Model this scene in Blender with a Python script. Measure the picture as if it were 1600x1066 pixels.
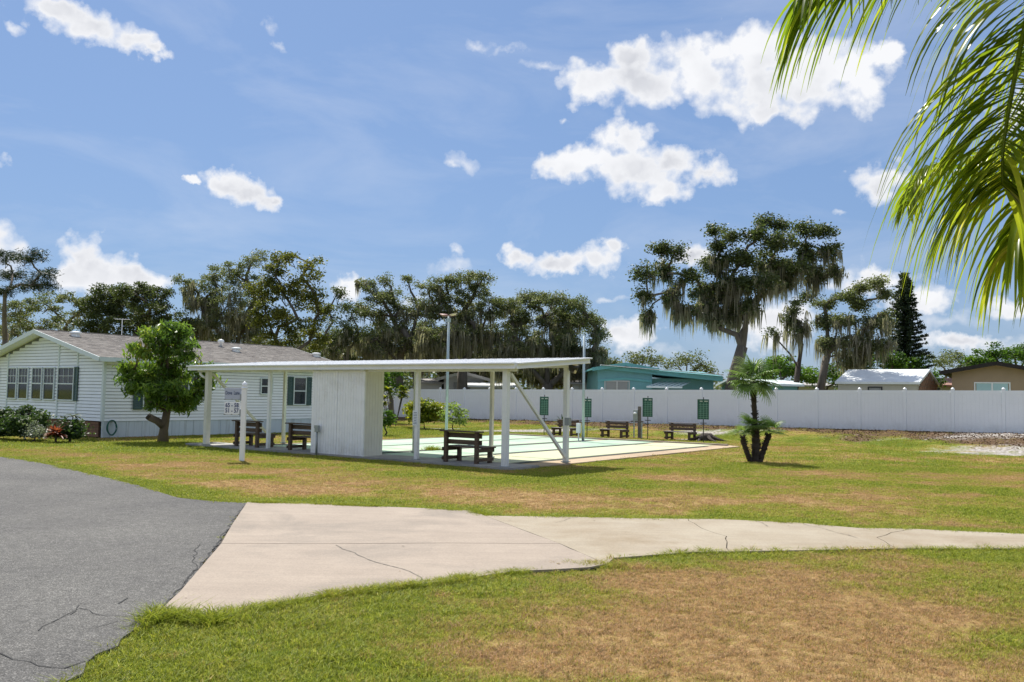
import bpy, math, random
import numpy as np
from mathutils import Vector, Matrix
rnd = random.Random(7)
R = math.radians
sc = bpy.context.scene
col = sc.collection
for o in list(bpy.data.objects): bpy.data.objects.remove(o)

# ------------------------------------------------------------------ camera
F = 1375.0; CH = 1.68
PITCH = math.atan(86/1375); ROLL = R(1.0)
cam = bpy.data.cameras.new('camera'); camo = bpy.data.objects.new('camera', cam); col.objects.link(camo)
cam.sensor_width = 36; cam.lens = 36*F/1600; cam.clip_start = 0.05; cam.clip_end = 3000
camo.matrix_world = Matrix.Translation((0, 0, CH)) @ Matrix.Rotation(R(90)+PITCH, 4, 'X') @ Matrix.Rotation(ROLL, 4, 'Z')
sc.camera = camo
# ------------------------------------------------------------------ light
SUN = Vector((-0.27, 0.60, 1.0)).normalized()
SKY_STRENGTH = 0.135
sl = bpy.data.lights.new('sun', 'SUN'); sl.energy = 4.8; sl.angle = R(0.5); sl.color = (1, 0.955, 0.88)
so = bpy.data.objects.new('sun', sl); col.objects.link(so); so.rotation_euler = SUN.to_track_quat('Z', 'Y').to_euler(); so.location = (0, 0, 30)
sc.view_settings.view_transform = 'Standard'; sc.view_settings.look = 'None'
sc.view_settings.exposure = 0.56; sc.view_settings.gamma = 1; sc.view_settings.use_curve_mapping = False

# ------------------------------------------------------------------ geometry of the view
cr, sr, cp, sp = math.cos(ROLL), math.sin(ROLL), math.cos(PITCH), math.sin(PITCH)
def ray(px, py):
    a = (px-800)/F; b = -(py-533)/F
    a2 = a*cr-b*sr; b2 = a*sr+b*cr
    return np.array([a2, cp-sp*b2, sp+cp*b2])
def g(px, py, z=0.0):
    d = ray(px, py); t = (z-CH)/d[2]; return (d*t)[:2]
def at(px, py, Y):
    d = ray(px, py); p = d*(Y/d[1]); p[2] += CH; return p
U = np.array([0.58430473, 0.81153434]); V = np.array([0.81153434, -0.58430473]); ORG = np.array([-0.12542459, 20.415617])
def L(s, t, z=0.0):
    q = ORG+U*s+V*t; return (float(q[0]), float(q[1]), float(z))
RZ = math.atan2(V[1], V[0])                    # local x = along the pavilion, local y = along the courts
def st(x, y):
    dx = x-ORG[0]; dy = y-ORG[1]; return dx*U[0]+dy*U[1], dx*V[0]+dy*V[1]
def on_t(px, py, t):                            # pixel -> (s,z) on the plane t = const
    d = ray(px, py); k = (t+(ORG@V))/(d[0]*V[0]+d[1]*V[1]); p = d*k
    return st(p[0], p[1])[0], p[2]+CH
def on_s(px, py, s):
    d = ray(px, py); k = (s+(ORG@U))/(d[0]*U[0]+d[1]*U[1]); p = d*k
    return st(p[0], p[1])[1], p[2]+CH

# ------------------------------------------------------------------ node helpers
def nodes(nt): nt.nodes.clear(); return nt.nodes, nt.links
def N(nt, typ, **kw):
    n = nt.nodes.new(typ)
    for k, v in kw.items():
        if k.startswith('i_'):
            key = k[2:]
            key = int(key) if key.isdigit() else key.replace('_', ' ')
            n.inputs[key].default_value = v
        else: setattr(n, k, v)
    return n
def ramp(nt, fac, stops):
    r = nt.nodes.new('ShaderNodeValToRGB'); e = r.color_ramp.elements
    while len(e) > 1: e.remove(e[-1])
    e[0].position = stops[0][0]; c = stops[0][1]; e[0].color = (*c, 1) if len(c) == 3 else c
    for p, c in stops[1:]:
        x = e.new(p); x.color = (*c, 1)
    nt.links.new(fac, r.inputs[0]); return r.outputs[0]
def mixc(nt, f, a, b, bt='MIX'):
    m = nt.nodes.new('ShaderNodeMix'); m.data_type = 'RGBA'; m.blend_type = bt
    for s, v in ((m.inputs[0], f), (m.inputs[6], a), (m.inputs[7], b)):
        if isinstance(v, bpy.types.NodeSocket): nt.links.new(v, s)
        elif isinstance(v, (int, float)): s.default_value = v
        else: s.default_value = (*v, 1)
    return m.outputs[2]
def math_(nt, op, a, b=None, c=None, clamp=False):
    m = nt.nodes.new('ShaderNodeMath'); m.operation = op; m.use_clamp = clamp
    for s, v in zip(m.inputs, (a, b, c)):
        if v is None: continue
        if isinstance(v, bpy.types.NodeSocket): nt.links.new(v, s)
        else: s.default_value = v
    return m.outputs[0]
def noise(nt, vec, scale, detail=4, rough=.55, dist=0):
    n = nt.nodes.new('ShaderNodeTexNoise'); n.inputs['Scale'].default_value = scale; n.inputs['Detail'].default_value = detail
    n.inputs['Roughness'].default_value = rough; n.inputs['Distortion'].default_value = dist
    if vec is not None: nt.links.new(vec, n.inputs['Vector'])
    return n.outputs[0]

# ------------------------------------------------------------------ sky and clouds (world)
w = bpy.data.worlds.new('World'); sc.world = w; w.use_nodes = True
nt = w.node_tree; nodes(nt)
out = N(nt, 'ShaderNodeOutputWorld'); bg = N(nt, 'ShaderNodeBackground'); bg.inputs[1].default_value = SKY_STRENGTH
nt.links.new(bg.outputs[0], out.inputs[0])
sky = N(nt, 'ShaderNodeTexSky', sky_type='NISHITA', sun_disc=False)
sky.sun_elevation = math.asin(SUN.z); sky.sun_rotation = math.atan2(SUN.x, SUN.y)
sky.air_density = 1.15; sky.dust_density = 0.8; sky.ozone_density = 1.6; sky.altitude = 0
tc = N(nt, 'ShaderNodeTexCoord'); sx = N(nt, 'ShaderNodeSeparateXYZ'); nt.links.new(tc.outputs['Generated'], sx.inputs[0])
az = math_(nt, 'ARCTAN2', sx.outputs[0], sx.outputs[1]); el = math_(nt, 'ARCSINE', sx.outputs[2])
cb = N(nt, 'ShaderNodeCombineXYZ'); nt.links.new(az, cb.inputs[0]); nt.links.new(el, cb.inputs[1]); AE = cb.outputs[0]
def aecoord(px, py):
    d = ray(px, py); d = d/np.linalg.norm(d); return math.atan2(d[0], d[1]), math.asin(d[2])
# domain warp so that the outlines billow
wn = N(nt, 'ShaderNodeTexNoise', noise_dimensions='3D'); wn.inputs['Scale'].default_value = 26; wn.inputs['Detail'].default_value = 6; wn.inputs['Roughness'].default_value = .62
nt.links.new(tc.outputs['Generated'], wn.inputs['Vector'])
wv = N(nt, 'ShaderNodeVectorMath', operation='MULTIPLY_ADD'); nt.links.new(wn.outputs['Color'], wv.inputs[0]); wv.inputs[1].default_value = (.05, .04, 0)
sh = N(nt, 'ShaderNodeVectorMath', operation='ADD'); nt.links.new(AE, sh.inputs[0]); sh.inputs[1].default_value = (-.025, -.02, 0)
nt.links.new(sh.outputs[0], wv.inputs[2]); WAE = wv.outputs[0]
BL = [  # pixel x, y, radius x, y
 (95,18,60,20),(150,42,60,24),(205,66,50,20),(245,82,25,12),
 (360,288,38,24),(385,300,40,22),(425,318,34,16),(297,285,11,7),
 (128,398,36,34),(150,425,50,32),(195,430,50,24),(232,440,32,20),(110,430,28,26),
 (930,125,60,30),(990,90,45,28),(1010,130,75,38),(1085,112,90,50),(1190,85,85,48),(1200,140,95,45),(1290,110,75,60),(1345,125,40,45),(1200,175,60,18),(1385,90,20,20),
 (890,262,50,26),(930,250,45,26),(975,215,42,26),(1000,265,75,40),(1040,300,45,20),(1105,270,36,22),(1060,250,45,25),
 (1372,288,36,30),(1385,275,22,18),
 (810,400,28,18),(880,412,52,18),(930,405,45,24),(962,382,24,18),
 (540,446,24,20),(1085,402,40,20),(1370,440,62,18),(1440,470,50,20),(1215,505,60,40),(985,528,55,25),(1585,480,40,18),(1500,530,60,14),
 (1650,180,80,40),(-120,380,120,50),(-60,250,50,20)]
TH = [(745,66,42,13),(790,80,55,12),(850,100,45,12),(425,40,22,26),(432,75,16,14),(725,256,32,17),(705,262,18,8),(700,415,55,16),(715,394,18,9),(955,467,32,8),(1316,331,20,8),
 (1325,430,60,25),(1480,500,70,20),(1540,540,90,24),(1030,545,60,22),(1430,500,60,30),(640,470,60,20),(15,45,18,8),(885,185,10,8)]
def blobs(lst, vec):
    acc = None
    for (x, y, rx, ry) in lst:
        a, e = aecoord(x, y)
        ix, iy = F/rx, F/ry
        m = N(nt, 'ShaderNodeVectorMath', operation='MULTIPLY_ADD'); nt.links.new(vec, m.inputs[0])
        m.inputs[1].default_value = (ix, iy, 0); m.inputs[2].default_value = (-a*ix, -e*iy, 0)
        l = N(nt, 'ShaderNodeVectorMath', operation='LENGTH'); nt.links.new(m.outputs[0], l.inputs[0])
        if acc is None: acc = l.outputs[1]
        else: acc = math_(nt, 'SMOOTH_MIN', acc, l.outputs[1], .35)
    return acc
fine = N(nt, 'ShaderNodeTexNoise'); fine.inputs['Scale'].default_value = 70; fine.inputs['Detail'].default_value = 7; fine.inputs['Roughness'].default_value = .6
nt.links.new(tc.outputs['Generated'], fine.inputs['Vector'])
vr = N(nt, 'ShaderNodeTexVoronoi', feature='SMOOTH_F1'); vr.inputs['Scale'].default_value = 34; vr.inputs['Detail'].default_value = 2; vr.inputs['Roughness'].default_value = .6; nt.links.new(tc.outputs['Generated'], vr.inputs['Vector'])
fn = math_(nt, 'ADD', math_(nt, 'MULTIPLY_ADD', fine.outputs[0], .8, -.40), math_(nt, 'MULTIPLY_ADD', vr.outputs['Distance'], -.8, .50))
d1 = math_(nt, 'SUBTRACT', 1.26, blobs(BL, WAE)); d1 = math_(nt, 'ADD', d1, fn)
m1 = math_(nt, 'SMOOTHSTEP' if False else 'MULTIPLY', d1, 1.7, clamp=True)
d2 = math_(nt, 'SUBTRACT', 1.0, blobs(TH, WAE)); d2 = math_(nt, 'ADD', d2, math_(nt, 'MULTIPLY', fn, 1.3))
m2 = math_(nt, 'MULTIPLY', math_(nt, 'MULTIPLY', d2, .9, clamp=True), .75)
# clouds added over the unseen rest of the sky, cover thickened to brighten shaded walls
gn = noise(nt, tc.outputs['Generated'], 5.0, 7, .6)
gm = math_(nt, 'MULTIPLY', math_(nt, 'SUBTRACT', gn, .455), 6.0, clamp=True)
outm = math_(nt, 'MULTIPLY', math_(nt, 'SUBTRACT', math_(nt, 'ABSOLUTE', az), .62), 4.0, clamp=True)
outu = math_(nt, 'MULTIPLY', math_(nt, 'SUBTRACT', el, .52), 5.0, clamp=True)
m3 = math_(nt, 'MULTIPLY', gm, math_(nt, 'MAXIMUM', outm, outu))
mpv = N(nt, 'ShaderNodeMapping'); mpv.inputs['Scale'].default_value = (1.6, 1.6, 5.5); mpv.inputs['Rotation'].default_value = (.1, .25, 0); nt.links.new(tc.outputs['Generated'], mpv.inputs[0])
veil = math_(nt, 'MULTIPLY', math_(nt, 'MULTIPLY', math_(nt, 'SUBTRACT', noise(nt, mpv.outputs[0], 2.2, 6, .6, .5), .46), 3.2, clamp=True), .22)
msk = math_(nt, 'MAXIMUM', math_(nt, 'MAXIMUM', math_(nt, 'MAXIMUM', m1, m2), m3), veil, clamp=True)
above = math_(nt, 'MULTIPLY', math_(nt, 'ADD', el, .005), 60, clamp=True)
msk = math_(nt, 'MULTIPLY', msk, above)
# cloud body: bright billows, greyer where thick
thick = math_(nt, 'MULTIPLY', math_(nt, 'SUBTRACT', d1, .35), 1.6, clamp=True)
bn = noise(nt, tc.outputs['Generated'], 13, 4, .5)
grey = math_(nt, 'MULTIPLY', thick, math_(nt, 'MULTIPLY', math_(nt, 'SUBTRACT', bn, .40), 3.0, clamp=True))
ccol = mixc(nt, grey, (4.75, 4.8, 4.95), (3.0, 3.1, 3.4))
gam = N(nt, 'ShaderNodeGamma'); gam.inputs[1].default_value = .48; nt.links.new(sky.outputs[0], gam.inputs[0])
skyc = mixc(nt, 1.0, gam.outputs[0], (.70, .955, 1.40), 'MULTIPLY')
fin = mixc(nt, msk, skyc, ccol)
nt.links.new(fin, bg.inputs[0])

# ------------------------------------------------------------------ materials
MATS = {}
def mat(name, c, rough=.6, var=.12, vscale=3.0, bump=0.0, bscale=40, spec=.5, metal=0, c2=None, stain=None, sscale=(1, 1, 1), transl=0, alpha=None, splash=None):
    if name in MATS: return MATS[name]
    m = bpy.data.materials.new(name); m.use_nodes = True; t = m.node_tree; nodes(t)
    o = N(t, 'ShaderNodeOutputMaterial'); b = N(t, 'ShaderNodeBsdfPrincipled')
    b.inputs['Roughness'].default_value = rough; b.inputs['Metallic'].default_value = metal; b.inputs['Specular IOR Level'].default_value = spec
    tcn = N(t, 'ShaderNodeTexCoord'); mp = N(t, 'ShaderNodeMapping'); mp.inputs['Scale'].default_value = sscale; t.links.new(tcn.outputs['Object'], mp.inputs[0]); vec = mp.outputs[0]
    n1 = noise(t, vec, vscale, 6, .6)
    lo = tuple(x*(1-var) for x in c); hi = tuple(min(1, x*(1+var)) for x in (c2 or c))
    cc = ramp(t, n1, [(.3, lo), (.7, hi)])
    if stain:
        n2 = noise(t, vec, stain[1], 8, .7, .4)
        f = math_(t, 'MULTIPLY', math_(t, 'SUBTRACT', n2, stain[2]), 6, clamp=True)
        f = math_(t, 'MULTIPLY', f, stain[3]); cc = mixc(t, f, cc, stain[0])
    if splash:
        sz = N(t, 'ShaderNodeSeparateXYZ'); t.links.new(tcn.outputs['Object'], sz.inputs[0])
        hgt = math_(t, 'MULTIPLY_ADD', sz.outputs[2], -1/splash, 1.0, clamp=True); f = math_(t, 'MULTIPLY', math_(t, 'MULTIPLY', hgt, hgt), math_(t, 'MULTIPLY', math_(t, 'SUBTRACT', noise(t, vec, 5, 6, .75), .3), 2.2, clamp=True)); cc = mixc(t, math_(t, 'MULTIPLY', f, .75), cc, (.30, .26, .19))
    t.links.new(cc, b.inputs['Base Color'])
    if bump:
        bp = N(t, 'ShaderNodeBump'); bp.inputs['Strength'].default_value = bump; bp.inputs['Distance'].default_value = .01
        t.links.new(noise(t, vec, bscale, 5, .6), bp.inputs['Height']); t.links.new(bp.outputs[0], b.inputs['Normal'])
    t.links.new(b.outputs[0], o.inputs[0]); MATS[name] = m; return m
def leafmat(name, stops, transl=.45, rough=.5, tip=None):
    """stops: colours picked by the per-leaf 'tint' value"""
    m = bpy.data.materials.new(name); m.use_nodes = True; t = m.node_tree; nodes(t)
    o = N(t, 'ShaderNodeOutputMaterial'); b = N(t, 'ShaderNodeBsdfPrincipled'); tr = N(t, 'ShaderNodeBsdfTranslucent'); mx = N(t, 'ShaderNodeMixShader')
    b.inputs['Roughness'].default_value = rough; b.inputs['Specular IOR Level'].default_value = .35
    a = N(t, 'ShaderNodeAttribute', attribute_name='tint')
    ge = N(t, 'ShaderNodeNewGeometry')
    nn = noise(t, ge.outputs['Position'], .9, 3, .6)
    f = math_(t, 'ADD', math_(t, 'MULTIPLY', a.outputs['Fac'], .75), math_(t, 'MULTIPLY_ADD', nn, 1.0, -.35), clamp=True)
    c = ramp(t, f, stops)
    t.links.new(c, b.inputs['Base Color']); t.links.new(mixc(t, 1.0, c, (1.25, 1.3, .8), 'MULTIPLY'), tr.inputs[0])
    mx.inputs[0].default_value = transl; t.links.new(b.outputs[0], mx.inputs[1]); t.links.new(tr.outputs[0], mx.inputs[2]); t.links.new(mx.outputs[0], o.inputs[0])
    MATS[name] = m; return m

M_white = mat('painted_aluminium_white', (.82, .83, .84), .35, .05, 1.2, stain=((.5, .48, .43), 2.2, .58, .35))
M_post = mat('post_white', (.78, .79, .79), .4, .06, 2, splash=.5, stain=((.33, .27, .2), 3.0, .6, .5))
M_postcream = mat('post_cream', (.66, .64, .56), .45, .08, 2, stain=((.3, .22, .15), 3.5, .58, .6))
M_roofpan = mat('roof_pan', (.8, .81, .82), .35, .05, 2, stain=((.55, .54, .5), 5, .5, .35))
M_shed = mat('shed_siding_paint', (.85, .86, .88), .5, .05, 3, splash=.5, bump=.15, bscale=60, stain=((.52, .5, .44), 1.4, .52, .35))
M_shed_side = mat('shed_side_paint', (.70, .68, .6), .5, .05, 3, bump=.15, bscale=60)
M_vinyl = mat('fence_vinyl', (.85, .87, .90), .35, .04, .6, splash=.55, stain=((.6, .6, .6), 1.1, .56, .3))
M_siding = mat('siding_vinyl', (.85, .88, .90), .45, .04, 1.5, stain=((.6, .64, .62), 1.2, .55, .3))
M_lapshade = mat('lap_shade_grey', (.16, .17, .18), .8)  # dark backing colour paints the shade lines between the lap boards
M_side_trim = mat('trim_pale', (.66, .73, .74), .4, .04, 2)
M_skirt = mat('skirting', (.58, .65, .7), .5, .06, 1, sscale=(3, 3, .25), stain=((.3, .32, .3), 1.6, .52, .55))
M_shutter = mat('shutter_green', (.035, .085, .075), .45, .1, 4)
M_wood = mat('bench_wood_dark', (.088, .054, .033), .6, .4, 2.5, bump=.5, bscale=30, sscale=(1, 8, 8), stain=((.17, .105, .06), 4, .55, .5))
M_woodgrey = mat('bench_wood_grey', (.16, .14, .13), .7, .3, 2.5, bump=.5, bscale=30, sscale=(1, 8, 8), stain=((.07, .05, .05), 4, .5, .6))
M_metalgrey = mat('grey_metal', (.3, .33, .33), .45, .12, 4, metal=.3)
M_galv = mat('galvanised_pole', (.38, .45, .47), .4, .1, 3, metal=.4)
M_black = mat('black_metal', (.02, .02, .02), .5, .2, 5)
M_board = mat('scoreboard_green', (.012, .075, .05), .4, .15, 6)
M_boardline = mat('scoreboard_marks', (.16, .33, .25), .5, .1, 6)
M_boardwhite = mat('scoreboard_letters', (.55, .6, .55), .5, .1, 6)
M_lamp = mat('lamp_glass', (.65, .55, .35), .2, .1, 3)
M_lampred = mat('lamp_rusty_arm', (.36, .2, .16), .5, .2, 6)
M_navy = mat('navy_lettering', (.01, .03, .14), .5, .02, 3)
M_slate = mat('slate_lettering', (.06, .09, .17), .5, .02, 3)
M_signgrey = mat('sign_board_grey', (.42, .46, .56), .5, .05, 4)
M_signwhite = mat('sign_board_white', (.74, .78, .82), .5, .03, 4)
M_plastic = mat('glossy_white_plastic', (.82, .83, .85), .25, .03, 2, stain=((.6, .55, .5), 3, .62, .3))
M_hose = mat('hose_green', (.015, .12, .09), .4, .1, 8)
M_teal = mat('teal_paint', (.14, .33, .36), .55, .1, 1.2, bump=.1, bscale=20)
M_teald = mat('teal_trim', (.13, .38, .40), .5, .08, 1.5)
M_brightroof = mat('bright_roof', (.72, .74, .74), .45, .1, 2.5, stain=((.5, .5, .5), 5, .55, .5))
M_tan = mat('tan_stucco', (.38, .28, .19), .8, .06, 1.5, bump=.2, bscale=30)
M_darkroof = mat('dark_brown_roof', (.02, .015, .013), .8, .2, 3)
M_greywall = mat('grey_house_wall', (.5, .49, .48), .7, .06, 1.5)
M_greyroof = mat('weathered_grey_roof', (.33, .31, .3), .85, .2, 3, bump=.3, bscale=30)
M_creamwall = mat('cream_wall', (.44, .41, .34), .7, .06, 1.5)
M_tile = mat('brown_roof_tiles', (.25, .13, .09), .85, .3, 6)
M_brick = mat('brown_stack_block', (.24, .13, .08), .85, .35, 5, bump=.5, bscale=25)
M_shadowgap = mat('dark_recess', (.02, .02, .02), .9, .1, 3)
M_awning = mat('awning_white', (.72, .8, .82), .4, .05, 2)
M_curtain = mat('white_curtain', (.5, .53, .53), .8, .2, 6, sscale=(9, 9, .3))
M_blind = mat('brown_blind', (.42, .27, .15), .7, .1, 4)
M_shingle = mat('roof_shingle', (.275, .25, .225), .9, .22, 5, bump=.6, bscale=60, stain=((.17, .14, .13), 1.5, .5, .4))
M_vent = mat('roof_vent', (.72, .74, .74), .3, .1, 4, metal=.2)
def glassmat():
    m = bpy.data.materials.new('window_glass'); m.use_nodes = True; t = m.node_tree; nodes(t)
    o = N(t, 'ShaderNodeOutputMaterial'); b = N(t, 'ShaderNodeBsdfPrincipled'); tr = N(t, 'ShaderNodeBsdfTransparent'); mx = N(t, 'ShaderNodeMixShader')
    b.inputs['Base Color'].default_value = (.03, .04, .05, 1); b.inputs['Roughness'].default_value = .04; b.inputs['Specular IOR Level'].default_value = .8
    tcn = N(t, 'ShaderNodeTexCoord'); bp = N(t, 'ShaderNodeBump'); bp.inputs['Strength'].default_value = .05
    t.links.new(noise(t, tcn.outputs['Object'], 1.5, 2), bp.inputs['Height']); t.links.new(bp.outputs[0], b.inputs['Normal'])
    mx.inputs[0].default_value = .62; t.links.new(tr.outputs[0], mx.inputs[1]); t.links.new(b.outputs[0], mx.inputs[2]); t.links.new(mx.outputs[0], o.inputs[0]); return m
M_glass = glassmat()
M_bark = mat('oak_bark', (.12, .10, .08), .9, .35, 2, bump=.9, bscale=14, sscale=(1, 1, .3), stain=((.24, .22, .18), 3, .5, .5))
M_barkd = mat('dark_bark', (.055, .042, .032), .9, .35, 3, bump=.9, bscale=14, sscale=(1, 1, .4))
M_barkm = mat('mango_bark', (.13, .095, .06), .9, .3, 3, bump=.7, bscale=16, sscale=(1, 1, .4))
M_palmtrunk = mat('palm_trunk_fibre', (.045, .032, .024), .95, .4, 5, bump=1, bscale=40)
LF_oak = leafmat('oak_leaves', [(0, (.06, .078, .03)), (.5, (.125, .15, .062)), (1, (.23, .24, .125))], .45)
LF_dark = leafmat('dark_oak_leaves', [(0, (.035, .052, .018)), (.5, (.075, .10, .035)), (1, (.15, .175, .07))], .4)
LF_yel = leafmat('yellow_green_leaves', [(0, (.05, .065, .015)), (.5, (.11, .125, .025)), (1, (.22, .2, .03))], .5)
LF_yel2 = leafmat('light_green_leaves', [(0, (.12, .2, .04)), (1, (.34, .42, .12))], .5)
LF_mango = leafmat('mango_leaves', [(0, (.035, .075, .015)), (.45, (.095, .17, .03)), (.8, (.22, .31, .05)), (1, (.36, .27, .05))], .5, .32)
LF_pine = leafmat('pine_needles', [(0, (.015, .028, .014)), (.5, (.03, .05, .022)), (1, (.06, .085, .035))], .25)
LF_citrus = leafmat('bright_green_leaves', [(0, (.035, .08, .012)), (.5, (.08, .16, .02)), (1, (.16, .25, .04))], .5)
LF_hedge = leafmat('shrub_leaves', [(0, (.02, .045, .012)), (.5, (.05, .09, .025)), (.8, (.1, .15, .05)), (1, (.32, .36, .22))], .35)
LF_yshrub = leafmat('golden_shrub_leaves', [(0, (.04, .07, .01)), (.4, (.12, .17, .015)), (1, (.45, .42, .03))], .45)
LF_red = leafmat('red_cordyline_leaves', [(0, (.09, .02, .015)), (.5, (.22, .05, .03)), (1, (.35, .12, .06))], .45)
LF_grey = leafmat('silver_leaves', [(0, (.12, .15, .1)), (1, (.3, .33, .26))], .3)
LF_fan = leafmat('fan_palm_leaves', [(0, (.06, .12, .03)), (.5, (.13, .22, .05)), (1, (.27, .35, .12))], .4, .4)
LF_queen = leafmat('queen_palm_leaflets', [(0, (.07, .12, .012)), (.45, (.20, .27, .02)), (.8, (.40, .42, .04)), (1, (.55, .47, .10))], .6, .3)
LF_moss = leafmat('spanish_moss', [(0, (.13, .122, .095)), (.5, (.25, .235, .19)), (1, (.40, .375, .31))], .55, .9)

# ------------------------------------------------------------------ mesh helpers
class MB:
    def __init__(s): s.v = []; s.f = []
    def add(s, vs, fs):
        b = len(s.v); s.v += [tuple(map(float, v)) for v in vs]; s.f += [tuple(i+b for i in f) for f in fs]; return s
    def box(s, x0, x1, y0, y1, z0, z1):
        return s.add([(x0,y0,z0),(x1,y0,z0),(x1,y1,z0),(x0,y1,z0),(x0,y0,z1),(x1,y0,z1),(x1,y1,z1),(x0,y1,z1)],
                     [(0,3,2,1),(4,5,6,7),(0,1,5,4),(1,2,6,5),(2,3,7,6),(3,0,4,7)])
    def bar(s, a, b, w, h, up=(0, 0, 1)):
        a = Vector(a); b = Vector(b); d = (b-a).normalized(); up = Vector(up)
        x = d.cross(up)
        if x.length < 1e-4: x = d.cross(Vector((1, 0, 0)))
        x.normalize(); y = x.cross(d).normalized(); x = x*w/2; y = y*h/2
        return s.add([a-x-y, a+x-y, a+x+y, a-x+y, b-x-y, b+x-y, b+x+y, b-x+y], [(0,1,2,3),(7,6,5,4),(4,5,1,0),(5,6,2,1),(6,7,3,2),(7,4,0,3)])
    def prism(s, pts, z0, z1):
        n = len(pts); return s.add([(*p, z0) for p in pts]+[(*p, z1) for p in pts], [tuple(range(n-1,-1,-1)), tuple(range(n, 2*n))]+[(i,(i+1)%n,(i+1)%n+n,i+n) for i in range(n)])
    def tube(s, path, radii, n=6, cap=True):
        path = [Vector(p) for p in path]; rings = []; b = len(s.v)
        pr = None
        for i, p in enumerate(path):
            d = (path[min(i+1, len(path)-1)]-path[max(i-1, 0)]).normalized()
            if pr is None:
                x = d.orthogonal().normalized()
            else:
                x = (pr-d*pr.dot(d)); x = x.normalized() if x.length > 1e-5 else d.orthogonal().normalized()
            pr = x; y = d.cross(x); r = radii[i] if hasattr(radii, '__len__') else radii
            for k in range(n):
                a = 2*math.pi*k/n; s.v.append(tuple(p+x*(r*math.cos(a))+y*(r*math.sin(a))))
        for i in range(len(path)-1):
            for k in range(n):
                s.f.append((b+i*n+k, b+i*n+(k+1)%n, b+(i+1)*n+(k+1)%n, b+(i+1)*n+k))
        if cap:
            s.f.append(tuple(b+k for k in range(n-1, -1, -1))); e = b+(len(path)-1)*n; s.f.append(tuple(e+k for k in range(n)))
        return s
    def lathe(s, prof, n=16, c=(0, 0)):
        b = len(s.v)
        for r, z in prof:
            for k in range(n):
                a = 2*math.pi*k/n; s.v.append((c[0]+r*math.cos(a), c[1]+r*math.sin(a), z))
        for i in range(len(prof)-1):
            for k in range(n): s.f.append((b+i*n+k, b+i*n+(k+1)%n, b+(i+1)*n+(k+1)%n, b+(i+1)*n+k))
        s.f.append(tuple(b+k for k in range(n-1, -1, -1))); e = b+(len(prof)-1)*n; s.f.append(tuple(e+k for k in range(n)))
        return s
    def build(s, name, m, parent=None, bevel=0, smooth=False, loc=None, rz=None):
        me = bpy.data.meshes.new(name); me.from_pydata(s.v, [], s.f); me.materials.append(m); me.update()
        if smooth: me.polygons.foreach_set('use_smooth', [True]*len(me.polygons))
        o = bpy.data.objects.new(name, me); col.objects.link(o)
        if parent: o.parent = parent
        if loc is not None: o.location = loc
        if rz is not None: o.rotation_euler = (0, 0, rz)
        if bevel:
            b = o.modifiers.new('bevel', 'BEVEL'); b.width = bevel; b.segments = 2; b.limit_method = 'ANGLE'
        return o
def npmesh(name, verts, faces, m, parent=None, tint=None, kind=None, smooth=False):
    """verts (n,3), faces (k,4) or (k,3) numpy arrays -> one mesh object"""
    me = bpy.data.meshes.new(name); n = len(verts); k, c = faces.shape
    me.vertices.add(n); me.vertices.foreach_set('co', np.asarray(verts, np.float32).ravel())
    me.loops.add(k*c); me.loops.foreach_set('vertex_index', faces.astype(np.int32).ravel())
    me.polygons.add(k); me.polygons.foreach_set('loop_start', np.arange(0, k*c, c, dtype=np.int32)); me.polygons.foreach_set('loop_total', np.full(k, c, np.int32))
    if smooth: me.polygons.foreach_set('use_smooth', np.ones(k, bool))
    if tint is not None:
        a = me.attributes.new('tint', 'FLOAT', 'POINT'); a.data.foreach_set('value', np.asarray(tint, np.float32))
    me.materials.append(m); me.update(calc_edges=True); me.validate()
    o = bpy.data.objects.new(name, me); col.objects.link(o)
    if parent: o.parent = parent
    if kind: o['kind'] = kind
    return o
def thing(name, label, cat, loc=(0, 0, 0), rz=0.0, group=None):
    o = bpy.data.objects.new(name, None); col.objects.link(o); o.location = loc; o.rotation_euler = (0, 0, rz); o.empty_display_size = .3
    o['label'] = label; o['category'] = cat
    if group: o['group'] = group
    return o
def tag(o, label, cat, group=None):
    o['label'] = label; o['category'] = cat
    if group: o['group'] = group
    return o
def dup(o, parent=None):
    c = o.copy(); col.objects.link(c); c.parent = parent
    for ch in o.children: dup(ch, c)
    return c
def relabel(o, label): o['label'] = label; return o
# ------------------------------------------------------------------ numpy noise and polygons
_tab = np.random.RandomState(5).rand(256, 256)
def vnoise(x, y):
    xi = np.floor(x).astype(int); yi = np.floor(y).astype(int); fx = x-xi; fy = y-yi
    fx = fx*fx*(3-2*fx); fy = fy*fy*(3-2*fy); a = _tab[xi % 256, yi % 256]; b = _tab[(xi+1) % 256, yi % 256]; c = _tab[xi % 256, (yi+1) % 256]; d = _tab[(xi+1) % 256, (yi+1) % 256]
    return (a*(1-fx)+b*fx)*(1-fy)+(c*(1-fx)+d*fx)*fy
def fbm(x, y, o=4):
    r = 0; a = .5; t = 0
    for i in range(o): r = r+a*vnoise(x*2**i+17.3*i, y*2**i+9.1*i); t += a; a *= .55
    return r/t
def inside(px, py, poly):
    r = np.zeros(px.shape, bool); n = len(poly)
    for i in range(n):
        x0, y0 = poly[i]; x1, y1 = poly[(i+1) % n]
        if y0 == y1: continue
        c = ((y0 > py) != (y1 > py)) & (px < (x1-x0)*(py-y0)/(y1-y0)+x0); r ^= c
    return r
def dist_line(px, py, pts):
    d = np.full(px.shape, 1e9)
    for (x0, y0), (x1, y1) in zip(pts[:-1], pts[1:]):
        vx, vy = x1-x0, y1-y0; t = np.clip(((px-x0)*vx+(py-y0)*vy)/(vx*vx+vy*vy+1e-9), 0, 1)
        d = np.minimum(d, np.hypot(px-x0-t*vx, py-y0-t*vy))
    return d
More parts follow.
